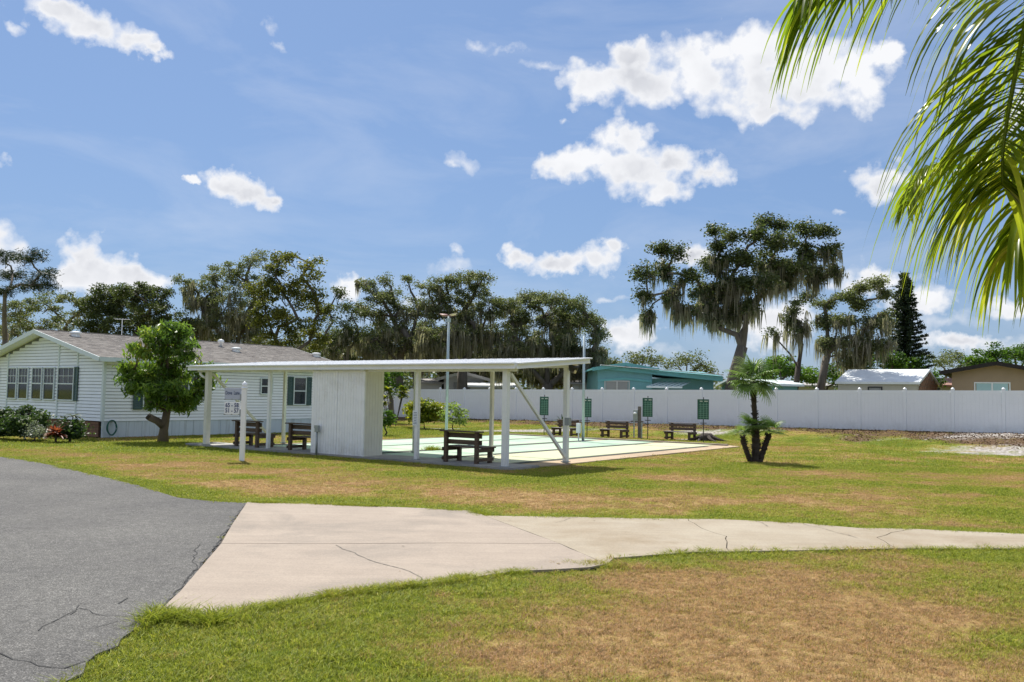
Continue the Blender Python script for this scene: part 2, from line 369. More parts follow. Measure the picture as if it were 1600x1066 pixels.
def smooth(a, b, x):
    t = np.clip((x-a)/(b-a), 0, 1); return t*t*(3-2*t)
def ground_z(x, y):
    s, t = st(x, y); top = .25+.008*(np.clip(t, -40, 25)+22)
    w = smooth(17.5, 25, s); b = (fbm(x*1.1, y*1.1, 4)-.5)*.30*smooth(17.5, 21, s)*(1-smooth(24.4, 25.0, s))
    return top*w+b*.7-.015*(1-w)
def gz(x, y): return float(ground_z(np.array([x]), np.array([y]))[0])
def gp(*pp): return [tuple(g(x, y, .02)) for x, y in pp]
def jag(pts, amp, step, seed=1):
    r = np.random.RandomState(seed); outp = []
    for (x0, y0), (x1, y1) in zip(pts[:-1], pts[1:]):
        n = max(1, int(math.hypot(x1-x0, y1-y0)/step))
        for i in range(n):
            f = i/n; j = amp*(r.rand()-.5)*2 if i else 0
            nx, ny = -(y1-y0), (x1-x0); l = math.hypot(nx, ny); outp.append((x0+(x1-x0)*f+nx/l*j, y0+(y1-y0)*f+ny/l*j))
    outp.append(pts[-1]); return outp
# ------------------------------------------------------------------ paving outlines
far_edge = gp((0,713),(60,722),(120,735),(180,748),(230,762),(280,777),(330,782),(386,785))
join = gp((386,785),(362,820),(340,850),(310,890),(280,925),(242,960))
near_edge = gp((242,960),(215,978),(190,995),(150,1020),(95,1066))
far_edge = jag([(-90, 21.0), (-45, 21.5), (-22, 22.2)]+far_edge, .035, .25, 2)
joinj = jag(join, .03, .15, 3); near_edge = jag(near_edge+[(-2.0, 3.0), (-1.3, 0), (-1, -8), (-1, -30)], .06, .18, 4)
ROAD = far_edge[:-1]+joinj[:-1]+near_edge+[(-90, -30)]
dtop = gp((388,785),(480,787),(600,792),(700,796),(738,798),(757,806))
dtop2 = gp((757,806),(850,807),(1000,810),(1120,811),(1250,817),(1340,825),(1420,826),(1600,834))
dbot = gp((242,960),(320,966),(500,930),(660,912),(800,893),(920,887),(948,882))
dbot2 = gp((948,882),(960,872),(1080,863),(1130,862),(1250,860),(1400,857),(1600,857))
dtop2 += [(13, 12.6), (26, 15.5)]; dbot2 += [(12, 10.9), (26, 13.2)]
j1 = gp((345,850),(525,850),(700,849),(875,850)); jd = gp((757,806),(800,822),(875,850),(948,882))
SL = []
SL.append(jag([join[0]]+dtop[1:]+[jd[1], jd[2]], .008, .3, 5)+jag(j1[::-1], .004, .3, 6)[1:]+[tuple(join[1])])
SL.append(jag(j1, .004, .3, 6)+jag([jd[2], jd[3]], .01, .3, 7)[1:]+jag(dbot[::-1], .02, .3, 8)[1:]+[tuple(p) for p in joinj[::-1] if p[1] < j1[0][1]][:-1] if False else
          jag(j1, .004, .3, 6)+jag([jd[2], jd[3]], .01, .3, 7)[1:]+jag(dbot[::-1], .02, .3, 8)[1:]+[tuple(join[4]), tuple(join[3])])
c1a, c1b = gp((1075,811),(1140,862)); c2a, c2b = gp((1420,826),(1400,857))
ck1 = jag([tuple(g(1075,811,.02)), tuple(g(1095,825,.02)), tuple(g(1135,838,.02)), tuple(g(1140,862,.02))], .03, .2, 9)
ck2 = jag([tuple(g(1420,826,.02)), tuple(g(1370,840,.02)), tuple(g(1400,857,.02))], .03, .25, 10)
def cut(pts, xlo, xhi): return [p for p in pts if xlo < p[0] < xhi]
SL.append([jd[0]]+cut(dtop2[1:], -9, c1a[0]-.05)+ck1+cut(dbot2[::-1], dbot2[0][0]-.01, c1b[0]-.05)+[jd[2], jd[1]])
SL.append(cut(dtop2, c1a[0]+.05, c2a[0]-.05)+ck2+cut(dbot2[::-1], c1b[0]+.05, c2b[0]-.05)+ck1[::-1])
SL.append(cut(dtop2, c2a[0]+.05, 99)+cut(dbot2[::-1], c2b[0]+.05, 99)+ck2[::-1])
DRIVE = dtop+dtop2[1:]+dbot2[::-1]+dbot[::-1][1:]+join[::-1][1:-1]
PAD = [L(-.12, -12.15)[:2], L(-.12, .25)[:2], L(1.0, .25)[:2], L(1.6, .35)[:2], L(14.0, .1)[:2], L(14.6, -.6)[:2], L(14.7, -10.4)[:2], L(1.0, -10.7)[:2], L(1.0, -12.15)[:2]]
HOUSEP = [L(-.3, -17.2)[:2], L(14, -17.2)[:2], L(14, -26)[:2], L(-.3, -26)[:2]]

# ------------------------------------------------------------------ lawn dryness and sand
DRY = [(1150,985,3.2,1.3,1.0),(930,1040,1.2,.55,.8),(1320,930,2.3,1.6,.58),(1080,905,1.1,.5,.6),(1230,880,2.4,.7,.5),(1540,1000,1.2,1.6,-.38),(1590,910,1.4,1.2,-.35),(1330,1060,1.6,.5,.35),
 (560,980,2.2,2.2,-.6),(420,1040,2,1.2,-.6),(800,960,1.2,1.0,-.3),(330,735,3.0,.9,.75),(640,762,3.5,1.1,.8),(200,727,3,.8,.5),(90,692,6,1.4,-.6),(250,700,5,1.5,-.5),(780,748,3,.8,-.55),
 (470,742,2.5,.7,.45),(1120,785,3.4,1.1,.7),(1250,745,3,2.0,.25),(1430,780,3.5,1.0,.55),(1530,745,4,1.2,.6),(1380,732,4,1.2,-.35),(1010,770,2.4,1.0,-.1),(900,775,2.2,.9,.35),(1100,720,3,2,.5),
 (640,672,5,4,-.9),(1000,745,2.5,1.4,.35),(500,760,2,.6,.5)]
def dryness(x, y):
    d = (fbm(x*.55+3, y*.8+1, 4)-.5)*1.7+.33
    d = d+(fbm(x*2.3+31, y*2.3+11, 3)-.5)*1.05
    for (px, py, rx, ry, a) in DRY:
        a = a*.62 if (py < 800 and a > 0) else a
        c = g(px, py); q = ((x-c[0])/rx)**2+((y-c[1])/ry)**2; d = d+a*np.exp(-q*.9)
    # greener fringe beside the paving
    e = np.minimum(dist_line(x, y, far_edge[3:]), np.minimum(dist_line(x, y, dtop+dtop2), dist_line(x, y, near_edge[:-3])))
    d = d-.75*np.exp(-(e/.45)**2)
    e2 = dist_line(x, y, dbot+dbot2); d = d-.35*np.exp(-(e2/.3)**2)*(x < 3)
    c = g(1090, 880); d = d-.9*np.exp(-(((x-c[0])/1.0)**2+((y-c[1])/.8)**2)*1.2)
    return np.clip(d, 0, 1)
SAND = [((1105,676),1.6,1.2,1.0),((1075,680),1.,.8,.6),((850,668),3.0,.9,.85),((780,668),3,.9,.55),((690,664),1.6,.8,.7),((1580,700),2.9,2.0,1.1),((1500,690),1.6,.9,.4),((1380,688),2.5,.9,.35),((1310,684),2.0,.8,.35),((1210,678),1.6,.6,.5),((1610,690),3.2,2.6,1.1),((1185,724),.6,.35,.8)]
def sandmask(x, y):
    s, t = st(x, y); m = 0*x
    for ((px, py), rx, ry, a) in SAND:
        c = g(px, py, .18); m = m+a*np.exp(-(((x-c[0])/rx)**2+((y-c[1])/ry)**2))
    m = m*(.1+1.6*fbm(x*2.2, y*2.2, 4)); return np.clip(m*1.0-.12, 0, .95)
def litter_shade_mask(x, y):
    s, t = st(x, y); w = smooth(20.8, 23.4, s+2.5*(fbm(x*.5, y*.5, 3)-.5)*2+.6*smooth(0, 8, t)*2)*(s < 25.6)  # bank litter, wider to the right where its brown also paints in shade
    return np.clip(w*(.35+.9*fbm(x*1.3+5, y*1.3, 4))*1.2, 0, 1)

# ------------------------------------------------------------------ ground
def axis(lo, hi, fine_lo, fine_hi, step, grow=1.22):
    a = list(np.arange(fine_lo, fine_hi+1e-6, step)); d = step
    while a[-1] < hi: d *= grow; a.append(min(hi, a[-1]+d))
    d = step; b = []
    cur = fine_lo
    while cur > lo: d *= grow; cur = max(lo, cur-d); b.append(cur)
    return np.array(b[::-1]+a)
xs = axis(-900, 900, -26, 34, .28); ys = axis(-150, 1500, 0, 54, .28)
X, Y = np.meshgrid(xs, ys); Z = ground_z(X.ravel(), Y.ravel()); n, mm = X.shape
idx = np.arange(n*mm).reshape(n, mm); Fc = np.stack([idx[:-1, :-1], idx[:-1, 1:], idx[1:, 1:], idx[1:, :-1]], -1).reshape(-1, 4)
def groundmat():
    m = bpy.data.materials.new('lawn_soil'); m.use_nodes = True; t = m.node_tree; nodes(t)
    o = N(t, 'ShaderNodeOutputMaterial'); b = N(t, 'ShaderNodeBsdfPrincipled'); b.inputs['Roughness'].default_value = .95; b.inputs['Specular IOR Level'].default_value = .1
    P = N(t, 'ShaderNodeNewGeometry').outputs['Position']
    dr = N(t, 'ShaderNodeAttribute', attribute_name='dry').outputs['Fac']; sa = N(t, 'ShaderNodeAttribute', attribute_name='sand').outputs['Fac']; li = N(t, 'ShaderNodeAttribute', attribute_name='litter').outputs['Fac']
    f = noise(t, P, 14, 6, .7); f2 = noise(t, P, 3.5, 4, .6)
    dd = math_(t, 'ADD', dr, math_(t, 'ADD', math_(t, 'MULTIPLY_ADD', f, .9, -.45), math_(t, 'MULTIPLY_ADD', f2, .4, -.2)), clamp=True)
    c = ramp(t, dd, [(0, (.10, .14, .014)), (.3, (.19, .215, .03)), (.6, (.27, .23, .055)), (1, (.38, .25, .12))])
    fine_ = noise(t, P, 55, 3, .7); c = mixc(t, 1, c, ramp(t, fine_, [(.3, (.55, .55, .5)), (.7, (1.25, 1.25, 1.2))]), 'MULTIPLY')
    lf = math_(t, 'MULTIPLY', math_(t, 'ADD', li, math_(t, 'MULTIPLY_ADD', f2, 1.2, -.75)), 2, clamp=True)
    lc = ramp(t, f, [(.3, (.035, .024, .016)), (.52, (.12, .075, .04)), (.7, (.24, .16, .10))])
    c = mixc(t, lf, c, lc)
    sf = math_(t, 'MULTIPLY', math_(t, 'ADD', sa, math_(t, 'MULTIPLY_ADD', f, 2.0, -1.25)), 2.6, clamp=True)
    sc_ = ramp(t, noise(t, P, 9, 6, .75), [(.36, (.10, .085, .07)), (.5, (.34, .31, .28)), (.62, (.56, .53, .5))])
    c = mixc(t, sf, c, sc_)
    t.links.new(c, b.inputs['Base Color'])
    bp = N(t, 'ShaderNodeBump'); bp.inputs['Strength'].default_value = .9; bp.inputs['Distance'].default_value = .04
    t.links.new(noise(t, P, 22, 5, .7), bp.inputs['Height']); t.links.new(bp.outputs[0], b.inputs['Normal']); t.links.new(b.outputs[0], o.inputs[0]); return m
M_ground = groundmat()
ground = npmesh('ground', np.stack([X.ravel(), Y.ravel(), Z], -1), Fc, M_ground, smooth=True, kind='structure')
for nm, fn_ in (('dry', dryness), ('sand', sandmask), ('litter', litter_shade_mask)):
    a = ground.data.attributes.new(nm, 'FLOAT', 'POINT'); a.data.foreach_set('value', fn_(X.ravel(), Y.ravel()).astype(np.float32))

# ------------------------------------------------------------------ road, driveway
def asphalt():
    m = bpy.data.materials.new('worn_asphalt'); m.use_nodes = True; t = m.node_tree; nodes(t)
    o = N(t, 'ShaderNodeOutputMaterial'); b = N(t, 'ShaderNodeBsdfPrincipled'); b.inputs['Roughness'].default_value = .85; b.inputs['Specular IOR Level'].default_value = .25
    P = N(t, 'ShaderNodeNewGeometry').outputs['Position']
    vo = N(t, 'ShaderNodeTexVoronoi'); vo.inputs['Scale'].default_value = 130; t.links.new(P, vo.inputs['Vector'])
    vs = N(t, 'ShaderNodeSeparateColor'); t.links.new(vo.outputs['Color'], vs.inputs[0])
    c = ramp(t, vs.outputs[0], [(0, (.06, .058, .054)), (.5, (.105, .102, .096)), (.85, (.145, .14, .132)), (1, (.27, .26, .24))])
    big = ramp(t, noise(t, P, .35, 5, .6), [(.35, (.76, .76, .78)), (.65, (1.16, 1.16, 1.14))]); c = mixc(t, 1, c, big, 'MULTIPLY')
    mid = ramp(t, noise(t, P, 9, 5, .7), [(.35, (.8, .8, .8)), (.7, (1.15, 1.15, 1.15))]); c = mixc(t, 1, c, mid, 'MULTIPLY')
    t.links.new(c, b.inputs['Base Color']); bp = N(t, 'ShaderNodeBump'); bp.inputs['Strength'].default_value = .7; bp.inputs['Distance'].default_value = .008
    t.links.new(vo.outputs['Distance'], bp.inputs['Height']); t.links.new(bp.outputs[0], b.inputs['Normal']); t.links.new(b.outputs[0], o.inputs[0]); return m
M_asph = asphalt()
def concrete(name, lo, hi, stain):
    m = bpy.data.materials.new(name); m.use_nodes = True; t = m.node_tree; nodes(t)
    o = N(t, 'ShaderNodeOutputMaterial'); b = N(t, 'ShaderNodeBsdfPrincipled'); b.inputs['Roughness'].default_value = .85; b.inputs['Specular IOR Level'].default_value = .2
    P = N(t, 'ShaderNodeNewGeometry').outputs['Position']
    c = ramp(t, noise(t, P, 1.1, 6, .6), [(.3, lo), (.7, hi)])
    s1 = math_(t, 'MULTIPLY', math_(t, 'SUBTRACT', noise(t, P, .55, 6, .65, .6), .48), 5, clamp=True); c = mixc(t, math_(t, 'MULTIPLY', s1, .8), c, stain)
    mp = N(t, 'ShaderNodeMapping'); mp.inputs['Scale'].default_value = (.5, 4.5, 1); mp.inputs['Rotation'].default_value = (0, 0, R(8)); t.links.new(P, mp.inputs[0])
    s3 = ramp(t, noise(t, mp.outputs[0], 1.6, 6, .65), [(.35, (.94, .94, .94)), (.65, (1.04, 1.04, 1.04))]); c = mixc(t, 1, c, s3, 'MULTIPLY')
    s2 = ramp(t, noise(t, P, 60, 3, .7), [(.3, (.82, .82, .82)), (.7, (1.12, 1.12, 1.1))]); c = mixc(t, 1, c, s2, 'MULTIPLY')
    sp_ = math_(t, 'MULTIPLY', math_(t, 'SUBTRACT', noise(t, P, 7, 6, .75), .66), 9, clamp=True); c = mixc(t, math_(t, 'MULTIPLY', sp_, .5), c, (.14, .13, .12))
    t.links.new(c, b.inputs['Base Color']); bp = N(t, 'ShaderNodeBump'); bp.inputs['Strength'].default_value = .35; bp.inputs['Distance'].default_value = .005
    t.links.new(noise(t, P, 70, 4, .7), bp.inputs['Height']); t.links.new(bp.outputs[0], b.inputs['Normal']); t.links.new(b.outputs[0], o.inputs[0]); return m
M_conc = concrete('driveway_concrete', (.295, .245, .20), (.35, .292, .238), (.22, .19, .16))
M_conc2 = concrete('older_driveway_concrete', (.30, .25, .185), (.36, .315, .245), (.24, .185, .12))
M_pad = concrete('pavilion_concrete', (.30, .29, .28), (.40, .38, .36), (.2, .19, .18))
mb = MB(); mb.prism(ROAD[::-1], -.03, .012); road = mb.build('road', M_asph); road['kind'] = 'structure'
def ribbon(mb, pts, w, z):
    for i in range(len(pts)-1):
        a = Vector((*pts[i], z)); b_ = Vector((*pts[i+1], z)); d = (b_-a); nn = Vector((-d.y, d.x, 0)).normalized()
        w0 = w*(.4+.9*rnd.random()); mb.add([a-nn*w0, b_-nn*w*.5, b_+nn*w*.5, a+nn*w0], [(0, 1, 2, 3)])
mb = MB()
for k, (pts, wd) in enumerate([([(95,965),(125,950),(145,958),(165,962),(200,962)], .005), ([(120,985),(150,980),(185,970),(215,968)], .004), ([(110,960),(124,945)], .006), ([(185,943),(200,934)], .008),
     ([(0,1020),(20,1030),(60,1040),(100,1044),(140,1030)], .0055), ([(60,985),(95,965)], .005), ([(280,925),(308,888),(300,878),(312,850),(333,848)], .006), ([(250,957),(285,918),(330,862),(384,788)], .012)]):
    ribbon(mb, jag([tuple(g(x, y, .016)) for x, y in pts], .03, .1, 20+k), wd, .0165)
cr_ = mb.build('asphalt_crack', M_shadowgap, road); cr_['kind'] = 'stuff'
mb = MB(); mb.prism(DRIVE[::-1], -.05, .006); drive = mb.build('driveway', mat('joint_soil', (.06, .05, .04), .95, .3, 4)); drive['kind'] = 'structure'
def inset(poly, d):
    n = len(poly); A = sum(poly[i][0]*poly[(i+1) % n][1]-poly[(i+1) % n][0]*poly[i][1] for i in range(n)); sg = 1 if A > 0 else -1; o = []
    for i in range(n):
        p = Vector(poly[i-1]); q = Vector(poly[i]); r = Vector(poly[(i+1) % n]); e1 = (q-p); e2 = (r-q)
        if e1.length < 1e-6 or e2.length < 1e-6: continue
        e1.normalize(); e2.normalize(); nn = Vector((-(e1.y+e2.y), e1.x+e2.x))*sg
        if nn.length < 1e-3: o.append(tuple(q)); continue
        nn.normalize(); o.append(tuple(q+nn*d))
    return o if A > 0 else o[::-1]
for i, p in enumerate(SL):
    mb = MB(); mb.prism(inset(p, .006), .0, .024-.001*i); mb.build('concrete_slab', M_conc if i < 2 else M_conc2, drive)
mb = MB()
for k, pts in enumerate([[(525,851),(545,860),(585,877),(640,892),(668,911)], [(868,816),(885,811),(905,806)], [(1180,812),(1200,822)], [(1255,818),(1290,826),(1340,840)]]):
    ribbon(mb, jag([tuple(g(x, y, .03)) for x, y in pts], .025, .12, 40+k), .006, .0262)
cr_ = mb.build('hairline_crack', mat('crack_soil', (.1, .09, .075), .9), drive); cr_['kind'] = 'stuff'

# ------------------------------------------------------------------ shuffleboard court and pavilion pad
pad = MB().prism([L(-.12, -12.15)[:2], L(-.12, .3)[:2], L(1.0, .3)[:2], L(1.0, -12.15)[:2]], -.1, .05).build('pavilion_pavement', M_pad); pad['kind'] = 'structure'
def courtmat(name, a, b_, worn):
    m = bpy.data.materials.new(name); m.use_nodes = True; t = m.node_tree; nodes(t)
    o = N(t, 'ShaderNodeOutputMaterial'); b = N(t, 'ShaderNodeBsdfPrincipled'); b.inputs['Roughness'].default_value = .55; b.inputs['Specular IOR Level'].default_value = .3
    P = N(t, 'ShaderNodeNewGeometry').outputs['Position']
    c = ramp(t, noise(t, P, .5, 5, .6), [(.4, a), (.6, b_)])
    s1 = math_(t, 'MULTIPLY', math_(t, 'SUBTRACT', noise(t, P, 1.8, 7, .7, .4), .6), 7, clamp=True); c = mixc(t, math_(t, 'MULTIPLY', s1, .6), c, worn)
    t.links.new(c, b.inputs['Base Color']); t.links.new(b.outputs[0], o.inputs[0]); return m
M_laneg = courtmat('court_paint_green', (.32, .46, .34), (.42, .52, .37), (.42, .34, .26))
M_laney = courtmat('court_paint_cream', (.46, .50, .32), (.53, .51, .32), (.5, .40, .28))
M_ocher = concrete('bare_court_edge', (.40, .30, .20), (.48, .38, .27), (.3, .22, .15))
court = MB().prism([L(1.01, -10.7)[:2], L(1.01, .3)[:2], L(14.1, .15)[:2], L(14.6, -.6)[:2], L(14.75, -10.4)[:2]], -.1, .02).build('shuffleboard_court', M_ocher)
tag(court, 'pale green shuffleboard court slab with dark gutters in front of the white fence', 'sports court')
edges = [-10.15, -7.6, -5.3, -2.92, -.62]
for i in range(4):
    t0, t1 = edges[i]+(.21, .125, .245, .185)[i], edges[i+1]-(.125, .245, .185, .125)[i]
    p = [L(1.03, t0)[:2], L(1.03, t1)[:2], L(13.9, t1)[:2], L(13.9, t0)[:2]]
    MB().prism(p, .0, .036-.001*i).build('lane', M_laney if i == 3 else M_laneg, court)
for i in range(5):
    w_ = (.2, .12, .24, .18, .12)[i]; tt = edges[i]
    p = [L(1.03, tt-w_)[:2], L(1.03, tt+w_)[:2], L(12.9, tt+w_*.8)[:2], L(12.9, tt-w_*.8)[:2]]
    MB().prism(p, .0, .0295).build('gutter', mat('gutter_dirt', (.045, .05, .035), .9, .4, 4), court)
MB().prism([L(13.95, -10.3)[:2], L(13.95, -.3)[:2], L(14.2, -.3)[:2], L(14.2, -10.3)[:2]], 0, .075).build('end_kerb', M_conc, court)
# painted dividing lines across the lanes
for i in range(4):
    for s_ in (3.2, 11.5):
        t0, t1 = edges[i]+.12, edges[i+1]-.1
        MB().prism([L(s_, t0)[:2], L(s_, t1)[:2], L(s_+.03, t1)[:2], L(s_+.03, t0)[:2]], .03, .0395).build('painted_line', mat('faded_line', (.32, .36, .27), .7), court)

# ------------------------------------------------------------------ pavilion (open shelter)
pav = thing('picnic_shelter', 'long white flat roofed open shelter beside the pale green court', 'shelter', L(-.1, 0), RZ)
# local frame: x = t, y = s+.1
RF, RB, XL, XR, ZF, ZB = -.12, 3.15, -12.0, .42, 2.30, 2.56
def zr(y): return ZF+(ZB-ZF)*(y-RF)/(RB-RF)
npan = 40; dx = (XR-XL)/npan
mb = MB()
prof = [(0.0, 0), (0.0, .05), (.02, .05), (.02, .012), (dx-.003, .012), (dx-.003, 0)]
vs = [(x, RF+.02, ZF+.10+z) for x, z in prof]+[(x, RB-.02, ZB+.10+z) for x, z in prof]; k = len(prof)
mb.add(vs, [tuple(range(k)), tuple(range(2*k-1, k-1, -1))]+[(i, i+k, (i+1) % k+k, (i+1) % k) for i in range(k)])
p0 = mb.build('roof_panel', M_roofpan, pav); p0.location = (XL, 0, 0)
for i in range(1, npan):
    c = p0.copy(); col.objects.link(c); c.parent = pav; c.location = (XL+dx*i, 0, 0)
def fascia(a, b_, nm):
    a = Vector(a); b_ = Vector(b_); mb = MB(); mb.bar(a+Vector((0, 0, .055)), b_+Vector((0, 0, .055)), .05, .11); d = (b_-a).normalized(); n_ = Vector((d.y, -d.x, 0))
    mb.bar(a+n_*.035+Vector((0, 0, .125)), b_+n_*.035+Vector((0, 0, .125)), .13, .035); mb.bar(a+n_*.03+Vector((0, 0, .012)), b_+n_*.03+Vector((0, 0, .012)), .02, .03)
    return mb.build(nm, M_white, pav, bevel=.004)
xs_ = [XL, -6.15, XR]
for x0, x1 in zip(xs_[:-1], xs_[1:]): fascia((x0+.004, RF, ZF), (x1-.004, RF, ZF), 'fascia')
fascia((XR, RF+.03, ZF), (XR, RB, ZB), 'fascia'); fascia((XR, RB, ZB), (XL, RB, ZB), 'fascia'); fascia((XL, RB, ZB), (XL, RF+.03, ZF), 'fascia')
def beam(a, b_, w_, h_, m, nm): return MB().bar(a, b_, w_, h_).build(nm, m, pav, bevel=.004)
beam((XL+.15, .12, zr(.1)-.035), (XR-.12, .12, zr(.1)-.035), .05, .07, M_post, 'beam'); beam((XL+.15, 2.5, zr(2.5)-.03), (XR-.12, 2.5, zr(2.5)-.03), .05, .12, M_post, 'beam')
def post(x, y, m, w_=.095, top=None):
    o = MB().box(x-w_/2, x+w_/2, y-w_/2, y+w_/2, 0, zr(y)-.002 if top is None else top).build('post', m, pav, bevel=.006)
    MB().box(x-w_/2-.03, x+w_/2+.03, y-w_/2-.03, y+w_/2+.03, .04, .065).build('base_plate', M_metalgrey, o)
for x, y, m, w_ in ((-11.27, .1, M_postcream, .15), (-8.45, .16, M_metalgrey if False else M_post, .095), (-2.85, .26, M_post, .1), (.0, .12, M_post, .135),
                    (-10.6, 2.5, M_postcream, .09), (-4.85, 2.4, M_postcream, .09), (-2.2, 2.5, M_postcream, .09), (.12, 2.55, M_post, .12)):
    post(x, y, m, w_)
beam((-11.22, .2, 2.2), (-11.0, 2.4, .15), .07, .07, M_postcream, 'brace'); beam((.06, .2, 2.2), (.14, 2.5, .16), .07, .07, M_post, 'brace')
# curved downpipe elbow at the left end
MB().tube([(-11.55, .0, 2.27), (-11.55, .0, 2.18), (-11.48, .02, 2.12), (-11.38, .05, 2.08)], .04, 8).build('downpipe', M_post, pav, smooth=True)
# ------------------------------------------------------------------ storage closet
shed = thing('storage_closet', 'white grooved wooden closet with closed door standing under the shelter roof', 'closet', L(-.08, -6.5), RZ)
def groove_wall(mb, a, b_, z0, z1, th, pitch=.1):
    a = Vector(a); b_ = Vector(b_); d = b_-a; n_ = max(1, round(d.length/pitch)); nn = Vector((d.y, -d.x, 0)).normalized()
    for i in range(n_):
        p = a+d*(i/n_); q = a+d*((i+1)/n_); g_ = d.normalized()*.0035
        mb.bar((p+g_).to_3d()+Vector((0, 0, z0)) if False else Vector((*(p+g_).xy, z0))+(q-p).to_3d()*0, Vector((*(p+g_).xy, z0+.001)), .001, .001) if False else None
        c0 = (p+g_)-nn*th; c1 = (q-g_)-nn*th; c2 = (q-g_); c3 = (p+g_)
        mb.add([(c.x, c.y, z) for z in (z0, z1) for c in (c0, c1, c2, c3)], [(3, 2, 1, 0), (4, 5, 6, 7), (0, 1, 5, 4), (1, 2, 6, 5), (2, 3, 7, 6), (3, 0, 4, 7)])
SW, SD, SH = 2.0, .72, 2.29
MB().box(.02, SW-.02, .02, SD-.02, .04, SH+.02).build('inner_wall', M_shed, shed)
for (x0, x1, nm) in ((0, SW*.5-.008, 'wall_panel'), (SW*.5+.008, SW, 'door')):
    mb = MB(); groove_wall(mb, Vector((x0, 0, 0)), Vector((x1, 0, 0)), .03, SH-.04, .03); o = mb.build(nm, M_shed, shed)
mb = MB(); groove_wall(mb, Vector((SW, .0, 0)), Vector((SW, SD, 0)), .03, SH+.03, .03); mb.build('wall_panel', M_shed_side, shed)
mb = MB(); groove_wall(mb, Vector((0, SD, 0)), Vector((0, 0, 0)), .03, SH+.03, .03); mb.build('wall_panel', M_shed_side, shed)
MB().box(-.012, SW+.012, -.02, .02, SH-.04, SH-.002).build('trim', M_shed, shed); MB().box(SW-.02, SW+.022, -.022, .022, .04, SH-.045).build('corner_trim', M_shed, shed)
bx = thing('outlet_box', 'grey outlet box on a conduit against the white closet wall', 'electrical box', L(-.16, -6.15), RZ)
MB().box(-.07, .07, -.05, .02, .62, .80).build('box', M_metalgrey, bx, bevel=.008); MB().box(-.075, .075, -.058, -.048, .72, .80).build('cover', M_metalgrey, bx); MB().tube([(0, -.015, 0), (0, -.015, .62)], .028, 8).build('conduit', M_metalgrey, bx, smooth=True)
# ------------------------------------------------------------------ things on the shelter
fl = thing('floodlight', 'dark floodlight with a yellowed lens under the right end of the shelter roof', 'lamp', L(2.42, .33, 2.42), RZ)
MB().tube([(-.1, 0, -.02), (-.02, 0, -.02), (.0, -.02, -.1)], .015, 6).build('arm', M_black, fl)
MB().lathe([(.03, -.12), (.09, -.09), (.13, .02), (.12, .1)], 14).build('lamp_housing', M_black, fl, smooth=True).rotation_euler = (R(10), R(25), 0)
o = MB().lathe([(.11, .101), (.07, .112), (.02, .118)], 14).build('lens', M_lamp, fl, smooth=True); o.rotation_euler = (R(10), R(25), 0)
o = MB().box(.07, .10, -.07, .05, -.12, .05).build('lens_frame', M_lamp, fl); o.rotation_euler = (0, R(20), R(15))
sw = thing('switch_box', 'small grey switch box on the right rear post of the shelter', 'electrical box', L(2.36, .2, 1.05), RZ)
MB().box(-.02, .1, -.06, .06, -.08, .11).build('box', M_metalgrey, sw, bevel=.008); MB().box(-.025, .105, -.068, -.058, -.08, .11).build('cover', M_metalgrey, sw)
nz = thing('notice', 'small white notice with rows of dark print on a shelter post', 'notice', L(.095, -2.86, 1.08), RZ)
MB().box(-.085, .085, -.008, .0, -.18, .20).build('board', M_signwhite, nz)
mb = MB()
for i in range(8):
    wl = .06-.02*rnd.random(); mb.box(-wl, wl, -.0105, -.0082, .14-.04*i, .152-.04*i)
o = mb.build('print', M_slate, nz); o['kind'] = 'stuff'

# ------------------------------------------------------------------ benches
def bench(label, loc, rz, m, m2, group, W=1.15, hz=.9):
    b = thing('bench', label, 'bench', loc, rz, group)
    # y = 0 is the back, the seat reaches forward to +y
    for x in (-W/2+.1, W/2-.1):
        MB().box(x-.045, x+.045, -.04, .05, 0, .82).build('rear_leg', m, b, bevel=.005)
        MB().box(x-.045, x+.045, .48, .57, 0, .40).build('leg', m, b, bevel=.005)
        MB().box(x+(.047 if x > 0 else -.085), x+(.085 if x > 0 else -.047), -.06, .60, .30, .40).build('seat_rail', m, b, bevel=.005)
        MB().box(x+(.047 if x > 0 else -.085), x+(.085 if x > 0 else -.047), -.06, .58, .06, .15).build('stretcher', m, b, bevel=.005)
    for z0, z1 in ((.665, .80), (.49, .615)):
        MB().box(-W/2, W/2, .052, .088, z0, z1).build('back_slat', m, b, bevel=.005)
    MB().box(-W/2-.05, W/2+.03, -.09, .11, .822, .858).build('top_plank', m2, b, bevel=.006)
    for i in range(4): MB().box(-W/2-.02, W/2+.02, .09+i*.135, .09+i*.135+.125, .402, .438).build('seat_plank', m2, b, bevel=.005)
    b.scale = (1, 1, hz); return b
GB = 'wooden benches round the shuffleboard court'
bench('dark brown wooden bench in the shelter between the white closet and the right corner post', L(.16, -1.42, .05), RZ, M_wood, M_wood, GB)
bench('dark wooden bench in the shelter just left of the white closet', L(.12, -7.1, .05), RZ, M_wood, M_wood, GB, 1.15)
bench('dark wooden bench at the left end of the shelter behind the street sign post', L(.12, -9.5, .05), RZ, M_wood, M_wood, GB, 1.15)
def fb(label, t, s, W=1.1):
    p = L(s, t); bench(label, (p[0], p[1], gz(p[0], p[1])+.01), RZ+math.pi, M_wood, M_woodgrey, GB, W, .82)
fb('greyed bench beyond the court partly behind the rear corner post of the shelter', -8.5, 16.4)
fb('greyed bench beyond the court midway between the second and third scoreboards', -6.35, 16.9)
fb('greyed bench beyond the court between the third and rightmost scoreboards', -3.55, 17.4, 1.2)

